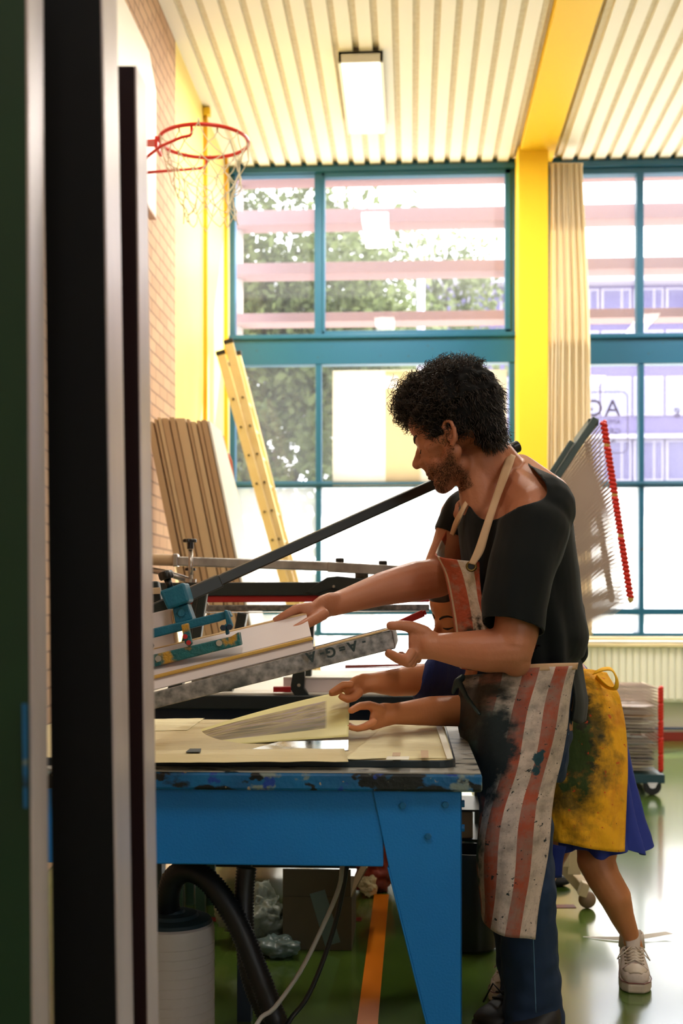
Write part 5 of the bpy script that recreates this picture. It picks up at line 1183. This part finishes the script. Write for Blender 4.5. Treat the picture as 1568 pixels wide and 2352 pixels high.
stained_apron('apron_yellow', None, (240,172,14), (240,172,14), [(3,(206,120,10),.50,.80,0,0,0,(1,2,1)),(4,(110,84,10),.36,.62,.40,.50,.62,(1,2,1)),(6,(34,36,10),.42,.60,.38,.56,.44,(1,2.4,1)),(9,(44,62,10),.56,.66,.40,.45,.45,(1,2,1)),(12,(200,60,14),.63,.67,0,0,0,(1,2,1)),(22,(30,34,20),.66,.69,0,0,0,(1,2,1))])
ap = MB()
def wv(p, u, v): return p-_f*(.008*math.sin(u*17+v*3.0)*(.4+.6*v))+_r*(.004*math.sin(v*14+u*4))-_f*.006*mnoise.noise(Vector((u*5,v*9,2)))
ap.grid([[P(1058,1552,3.30),P(1120,1546,3.04),P(1197,1536,3.00),P(1254,1532,3.01),P(1304,1530,3.05),P(1326,1528,3.12)],
         [P(1048,1640,3.30),P(1105,1640,3.02),P(1177,1640,2.98),P(1230,1640,2.98),P(1280,1640,3.02),P(1304,1640,3.10)],
         [P(1080,1760,3.28),P(1104,1760,3.02),P(1150,1760,2.95),P(1203,1760,2.95),P(1249,1760,3.00),P(1286,1760,3.07)],
         [P(1108,1880,3.28),P(1102,1880,3.08),P(1124,1880,2.96),P(1176,1880,2.93),P(1229,1880,2.95),P(1266,1880,3.02)],
         [P(1110,2010,3.28),P(1098,2010,3.10),P(1111,2012,2.97),P(1157,2012,2.92),P(1211,2012,2.94),P(1247,2010,3.0)],
         [P(1118,2085,3.28),P(1103,2092,3.12),P(1112,2120,2.98),P(1142,2142,2.93),P(1196,2156,2.93),P(1230,2156,2.98)]], 60, 80, fn=wv)
apo = obj('apron', ap, 'apron_striped', mr, smooth=True, solid=.003, label='stained apron with terracotta and white stripes')
s = MB(); s.grid([[P(1190,1528,3.02),P(1250,1524,3.01),P(1327,1522,3.09)],[P(1186,1545,3.012),P(1250,1540,3.005),P(1324,1538,3.085)]], 20, 3); obj('waistband', s, 'strap_tan', apo, smooth=True, solid=.003)
bib = MB()
bib.grid([[P(1034,1200,3.40),P(1004,1262,3.32),P(1006,1278,3.14),P(1052,1286,3.08),P(1101,1290,3.06)],
          [P(1052,1230,3.40),P(1022,1300,3.34),P(1026,1320,3.16),P(1066,1325,3.08),P(1102,1330,3.06)],
          [P(1060,1330,3.40),P(1036,1370,3.34),P(1040,1385,3.16),P(1080,1388,3.08),P(1110,1390,3.05)],
          [P(1070,1400,3.40),P(1048,1440,3.34),P(1050,1450,3.16),P(1090,1452,3.08),P(1135,1452,3.04)],
          [P(1074,1520,3.40),P(1056,1520,3.34),P(1058,1535,3.18),P(1100,1540,3.10),P(1160,1540,3.06)]], 40, 40)
obj('bib', bib, 'apron_bib', apo, smooth=True, solid=.003, label='bib with terracotta and cream stripes')
s = MB(); s.grid([[P(1165,1040,3.20),P(1184,1048,3.17)],[P(1150,1085,3.115),P(1170,1088,3.105)],[P(1128,1150,3.10),P(1145,1153,3.10)],[P(1106,1215,3.06),P(1124,1220,3.06)],[P(1090,1262,3.045),P(1110,1268,3.045)],[P(1076,1294,3.04),P(1090,1298,3.04)]], 4, 40)
obj('neck_strap', s, 'strap_tan', apo, smooth=True, solid=.004)
s = MB(); s.grid([[P(1100,1110,3.30),P(1108,1108,3.32)],[P(1072,1144,3.18),P(1080,1150,3.18)],[P(1056,1172,3.16),P(1065,1176,3.15)],[P(1042,1200,3.2),P(1052,1205,3.17)],[P(1034,1226,3.3),P(1042,1230,3.26)]], 3, 30)
obj('neck_strap', s, 'strap_tan', apo, smooth=True, solid=.004)
s = MB(); c = P(1082,1301,3.045); s.tube([c+Vector((.011*math.cos(a),-.002,.011*math.sin(a))) for a in [2*PI*k/20 for k in range(20)]], .0032, 8, closed=True); obj('eyelet', s, 'brass', apo, smooth=True)
s = MB(); s.cyl(c+Vector((0,-.001,0)), c+Vector((0,.002,0)), .009, 16); obj('eyelet_hole', s, 'black_plastic', apo)
s = MB(); s.grid([[P(1290,1520,3.10),P(1300,1518,3.10)],[P(1312,1600,3.10),P(1322,1598,3.10)]],2,4)
# waist tie knot at the front left
s = MB(); s.limb([(P(1062,1556,3.12),.009),(P(1050,1566,3.10),.010),(P(1040,1590,3.10),.006)]); s.limb([(P(1054,1566,3.10),.008),(P(1070,1600,3.06),.007),(P(1100,1640,3.02),.005)]); obj('apron_tie', organic(s,.004,3), 'apron_striped' if 0 else 'ink', apo, smooth=True, recalc=False)
# ---- the woman
wr_ = thing('person', P(1400,2283,3.55).to_tuple()[:2]+(0,), 'woman bending behind the man, in blue dress, yellow stained apron and white sneakers', 'person')
yaw, pit = math.radians(-32), math.radians(18)
F = Vector((-math.cos(yaw)*math.cos(pit), math.sin(yaw)*math.cos(pit), -math.sin(pit))); S = Vector((-math.sin(yaw), -math.cos(yaw), 0)); U = F.cross(S).normalized(); U = U if U.z > 0 else -U
rl = math.radians(-6); U = (Quaternion(F, rl) @ U); S = F.cross(U).normalized(); S = S if S.y < 0 else -S
Ow = P(1064,1415,3.62); kW = .98
wm, WL = head_prims(Ow, F, U, S, kW)
wm.cap(P(1085,1470,3.66), P(1110,1530,3.68), .05, .055)
wm.loft([(P(1060,1545,3.62), Vector((0,0,.10)), _f*.16), (P(1150,1530,3.64), Vector((.02,0,.12)), _f*.16), (P(1260,1560,3.62), Vector((.04,0,.12)), _f*.14), (P(1330,1620,3.6), Vector((.05,0,.07)), _f*.12)], 28)
wm.limb([(P(1045,1545,3.50),.052), (P(985,1560,3.40),.046), (P(960,1562,3.36),.044)])
wm.limb([(P(960,1562,3.36),.043), (P(905,1568,3.30),.038), (P(858,1568,3.24),.027), (P(842,1569,3.23),.025)])
wm.loft([(P(850,1568,3.235), Vector((0,0,.026)), _f*.018), (P(828,1572,3.22), Vector((.004,0,.030)), _f*.02), (P(806,1578,3.2), Vector((.006,0,.028)), _f*.022), (P(795,1582,3.2), Vector((.006,0,.020)), _f*.018)], 18)
for dd, k in ((3.165,0), (3.19,3), (3.215,6), (3.24,9)):
    finger(wm, [P(806,1572+k,dd), P(788,1572+k,dd), P(772,1582+k,dd-.01), P(760,1590+k*.5,dd-.015)], .0105, .0075)
finger(wm, [P(824,1590,3.19), P(812,1602,3.17), P(798,1606,3.16), P(784,1600,3.16)], .0135, .0095)
wm.limb([(P(1130,1560,3.58),.055), (P(1105,1620,3.47),.048), (P(1055,1633,3.30),.043), (P(990,1633,3.24),.040), (P(930,1638,3.18),.031), (P(895,1640,3.15),.027)])
wm.loft([(P(905,1640,3.155), Vector((0,0,.028)), _f*.019), (P(880,1642,3.14), Vector((0,0,.033)), _f*.02), (P(860,1648,3.12), Vector((.004,0,.034)), _f*.019), (P(848,1653,3.11), Vector((.004,0,.026)), _f*.016)], 18)
finger(wm, [P(872,1628,3.12), P(848,1620,3.10), P(825,1622,3.07), P(806,1632,3.05)], .0135, .0095)
for dd, k in ((3.07,0), (3.09,4), (3.115,8), (3.14,10)):
    finger(wm, [P(858,1658+k*.4,dd), P(838,1668+k*.3,dd-.01), P(820,1674,dd-.03), P(801,1670-k*.5,dd-.05)], .0105, .0075)
# legs
wm.limb([(P(1385,1780,3.66),.085), (P(1378,1900,3.62),.072), (P(1368,1975,3.58),.056), (P(1385,2015,3.56),.050), (P(1412,2060,3.55),.047), (P(1428,2105,3.57),.036), (P(1448,2150,3.60),.026), (P(1458,2185,3.62),.028)])
wm.limb([(P(1330,1780,3.68),.085), (P(1260,1950,3.62),.06), (P(1215,2050,3.58),.05), (P(1185,2200,3.52),.032), (P(1170,2270,3.5),.028)])
wmo = organic(wm, .0045, 5); obj('body', wmo, 'skin_f', wr_, smooth=True, recalc=False)
wb_ = BVHTree.FromPolygons([v.co.copy() for v in wmo.vertices], [tuple(p.vertices) for p in wmo.polygons]); bw = wr_.location.copy()
def wstrip(name, pts, r, m, push=0):
    s = MB(); q = []; pts, r = finer(pts, r)
    for p in pts:
        h, n = wb_.ray_cast(p+F*.05-bw, -F)[:2]
        if h is None: h, n = wb_.find_nearest(p-bw)[:2]
        q.append(h+bw+n*push)
    s.tube(q, r, 6); return obj(name, s, m, wr_, smooth=True)
for s_ in (-1,1):
    wstrip('eyebrow', [WL(.098,s_*.012,.022), WL(.096,s_*.024,.028), WL(.090,s_*.038,.030), WL(.075,s_*.052,.024)], [.0028,.0036,.0032,.0016], 'brow')
    wstrip('eyelashes', [WL(.092,s_*.016,-.006), WL(.092,s_*.030,-.009), WL(.082,s_*.046,-.006)], [.0014,.0036,.0014], 'brow')
wstrip('upper_lip', [WL(.085,-.022,-.058), WL(.102,0,-.056), WL(.085,.022,-.058)], [.0015,.004,.0015], 'lips'); wstrip('lower_lip', [WL(.085,-.02,-.066), WL(.102,0,-.067), WL(.085,.02,-.066)], [.0015,.0045,.0015], 'lips')
wh = MB(); R4 = Matrix((F, S, U)).transposed()
def WE(c, r): wh.ell(WL(*c), [q*kW for q in r], R4, seg=24, rings=16)
WE((-.022,0,.066), (.100,.086,.090)); WE((-.05,0,.02), (.066,.078,.08)); WE((.035,.0,.105), (.05,.066,.04)); WE((.062,.0,.085), (.034,.058,.026)); WE((-.11,0,.05),(.04,.04,.04))
for s_ in (-1,1): wh.cap(WL(.045,s_*.055,.085), WL(.0,s_*.078,.02), .018*kW, .012*kW)
who = obj('hair', organic(wh,.005,4), 'hair_brown', wr_, smooth=True, recalc=False)
# sleeve, dress, apron
s = MB(); s.loft([(P(1062,1540,3.54), Vector((.01,0,.085)), _f*.09), (P(1020,1548,3.47), Vector((.015,0,.088)), _f*.09), (P(985,1556,3.40), Vector((.02,0,.075)), _f*.075), (P(968,1560,3.37), Vector((.02,0,.060)), _f*.062), (P(962,1562,3.365), Vector((.018,0,.050)), _f*.052)], 28)
obj('sleeve', organic(s,.005,5), 'sleeve_navy', wr_, smooth=True, recalc=False)
dr = MB()
def ringz(xa, xb, y, d, rd, tilt=0): 
    c = P((xa+xb)/2, y, d); return (c, _r*((xb-xa)/2*d/FPX)+Vector((0,0,tilt)), _f*rd)
dr.loft([(P(1075,1545,3.66), Vector((0,0,.13)), _f*.17), (P(1160,1530,3.68), Vector((.02,0,.15)), _f*.17), (P(1250,1565,3.70), Vector((.03,0,.13)), _f*.14), (P(1310,1610,3.72), Vector((.05,0,.10)), _f*.12)], 28)
dr.loft([ringz(1265,1372,1545,3.70,.11), ringz(1262,1402,1595,3.71,.14), ringz(1260,1428,1680,3.71,.17), ringz(1256,1446,1780,3.7,.19), ringz(1252,1465,1870,3.7,.205), ringz(1250,1486,1948,3.7,.22)], 40)
dme = organic(dr, .008, 5); bm = bmesh.new(); bm.from_mesh(dme); ch_ = P(1370,1946,3.6)
cut(bm, ch_, Vector((0,0,-1)), lambda c: c.z < ch_.z+.02)
for v in bm.verts:
    p = v.co; t = max(0, min(1, (P(0,1640,3.6).z-p.z)/.35)); an = math.atan2(p.y-ch_.y, p.x-ch_.x); v.co += Vector((math.cos(an), math.sin(an), 0))*(.016*t*math.sin(an*11+1)+.004*mnoise.noise(p*12)); 
    v.co.z += .012*t*math.sin(an*5)
bm.to_mesh(dme); bm.free(); do_ = obj('dress', dme, 'blue_dress', wr_, smooth=True, recalc=False); md = do_.modifiers.new('t','SOLIDIFY'); md.thickness = .003; md.offset = 0
s = MB(); s.grid([[P(1245,1930,3.44),P(1270,1940,3.40),P(1300,1945,3.40)],[P(1246,1975,3.44),P(1268,1985,3.42),P(1292,1980,3.42)],[P(1252,2012,3.46),P(1270,2016,3.45),P(1290,2014,3.45)]], 10, 10); obj('dress_hem', s, 'blue_dress', wr_, smooth=True, solid=.003)
ya_ = MB()
def wy(p, u, v): return p-_f*(.075*v*u+.010*mnoise.noise(Vector((u*3+v*2,v*9-u*4,5)))+.006*math.sin(v*26-u*9)*math.sin(PI*u)*(1-v))
ya_.grid([[P(1225,1545,3.49),P(1290,1540,3.47),P(1345,1537,3.51),P(1392,1545,3.61)],
          [P(1225,1600,3.47),P(1300,1600,3.45),P(1370,1600,3.49),P(1420,1605,3.61)],
          [P(1230,1700,3.45),P(1300,1700,3.43),P(1375,1700,3.46),P(1432,1700,3.59)],
          [P(1240,1820,3.43),P(1300,1820,3.40),P(1375,1820,3.43),P(1428,1820,3.55)],
          [P(1245,1925,3.42),P(1295,1934,3.39),P(1375,1946,3.42),P(1420,1944,3.52)]], 50, 60, fn=wy)
yo = obj('apron', ya_, 'apron_yellow', wr_, smooth=True, solid=.003, label='yellow apron heavily stained with dark ink')
s = MB(); s.grid([[P(1360,1550,3.5),P(1368,1540,3.5)],[P(1385,1541,3.48),P(1386,1533,3.5)],[P(1405,1542,3.46),P(1404,1535,3.48)],[P(1413,1560,3.46),P(1419,1562,3.48)],[P(1408,1578,3.47),P(1416,1584,3.49)],[P(1392,1572,3.49),P(1390,1580,3.51)],[P(1370,1550,3.5),P(1366,1558,3.52)]], 3, 50)
obj('apron_tie', s, 'tie_yellow', yo, smooth=True, solid=.002)
# sneakers
def sneaker(heel, toe, label):
    up, h, f, sd, L_ = shoe(None, heel, toe, .084, 'canvas_white', 'shoe_rubber', wr_, .095, label, 'shoe_line')
    ul = up.data; ub = BVHTree.FromPolygons([v.co.copy() for v in ul.vertices], [tuple(p.vertices) for p in ul.polygons]); b0 = wr_.location
    def on(x, y, dz=.0015):
        p = h+f*L_*x+sd*y+Vector((0,0,.3)); q = ub.ray_cast(p-b0, Vector((0,0,-1)))[0]
        return (q+b0 if q else Vector((p.x,p.y,.05)))+Vector((0,0,dz))
    s = MB(); s.grid([[on(.80,-.034,.0),on(.79,-.018,.003),on(.785,0,.004),on(.79,.018,.003),on(.80,.034,.0)],[on(.87,-.03,.0),on(.87,-.016,.004),on(.87,0,.005),on(.87,.016,.004),on(.87,.03,.0)],[on(.95,-.015,.001),on(.955,-.008,.003),on(.96,0,.003),on(.955,.008,.003),on(.95,.015,.001)]],12,8); obj('toe_cap', s, 'shoe_rubber', up, smooth=True, solid=.002)
    s = MB(); s.tube([on(.80,-.036,.001),on(.79,-.018,.004),on(.785,0,.005),on(.79,.018,.004),on(.80,.036,.001)], .0012, 5); obj('toe_line', s, 'shoe_line', up)
    s = MB(); a = h+f*L_*.19+Vector((0,0,.075)); s.loft([(a, f*.050, sd*.037), (a+Vector((0,0,.030)), f*.044, sd*.034), (a+Vector((0,0,.042)), f*.040, sd*.032)], 24, cap=False); obj('collar', s, 'canvas_white', up, smooth=True, solid=.004)
    s = MB(); t0 = on(.46,0,.002); t1 = h+f*L_*.34+Vector((0,0,.135)); s.grid([[t1-sd*.024,t1+Vector((0,0,.004))+f*.006,t1+sd*.024],[t1.lerp(t0,.5)-sd*.022,t1.lerp(t0,.5)+f*.008,t1.lerp(t0,.5)+sd*.022],[t0-sd*.018,t0+f*.004,t0+sd*.018]],8,8); tg = obj('tongue', s, 'canvas_white', up, smooth=True, solid=.004)
    s = MB(); c0 = t1+f*.010-Vector((0,0,.012)); s.hexa([c0-sd*.012-Vector((0,0,.006)),c0+sd*.012-Vector((0,0,.006)),c0+sd*.012+Vector((0,0,.006)),c0-sd*.012+Vector((0,0,.006))],[q-f*.003 for q in (c0-sd*.012-Vector((0,0,.006)),c0+sd*.012-Vector((0,0,.006)),c0+sd*.012+Vector((0,0,.006)),c0-sd*.012+Vector((0,0,.006)))]); obj('tongue_label', s, 'shoe_line', tg)
    s = MB()
    for k in range(5):
        x0_, x1_ = .42+.065*k, .485+.065*k
        for sg in (-1,1): s.tube([on(x0_,.021*sg,.003), on((x0_+x1_)/2,0,.006), on(x1_,-.021*sg,.003)], .0026, 6)
        s.tube([on(x0_,-.021,.003), on(x0_,0,.007), on(x0_,.021,.003)], .0024, 6)
    for sg in (-1,1): s.tube([on(.42,.0,.008), on(.44,sg*.030,.016), on(.54,sg*.046,.012)+Vector((0,0,.0)), on(.52,sg*.02,.010), on(.43,0,.009)], .0020, 6)
    obj('laces', s, 'shoe_rubber', up, smooth=True)
    s = MB()
    for k in range(5):
        for sg in (-1,1): q = on(.43+.075*k, .025*sg, .001); s.cyl(q, q+Vector((0,0,.0015)), .003, 10)
    obj('eyelets', s, 'brass', up)
hz = PZ(1461,2283,0); sneaker(hz+Vector((.030,.26,0)), hz, 'white canvas sneaker facing the camera')
hz = PZ(1150,2306,0); sneaker(hz+Vector((.075,.25,0)), hz, 'white canvas sneaker half hidden behind the jeans')
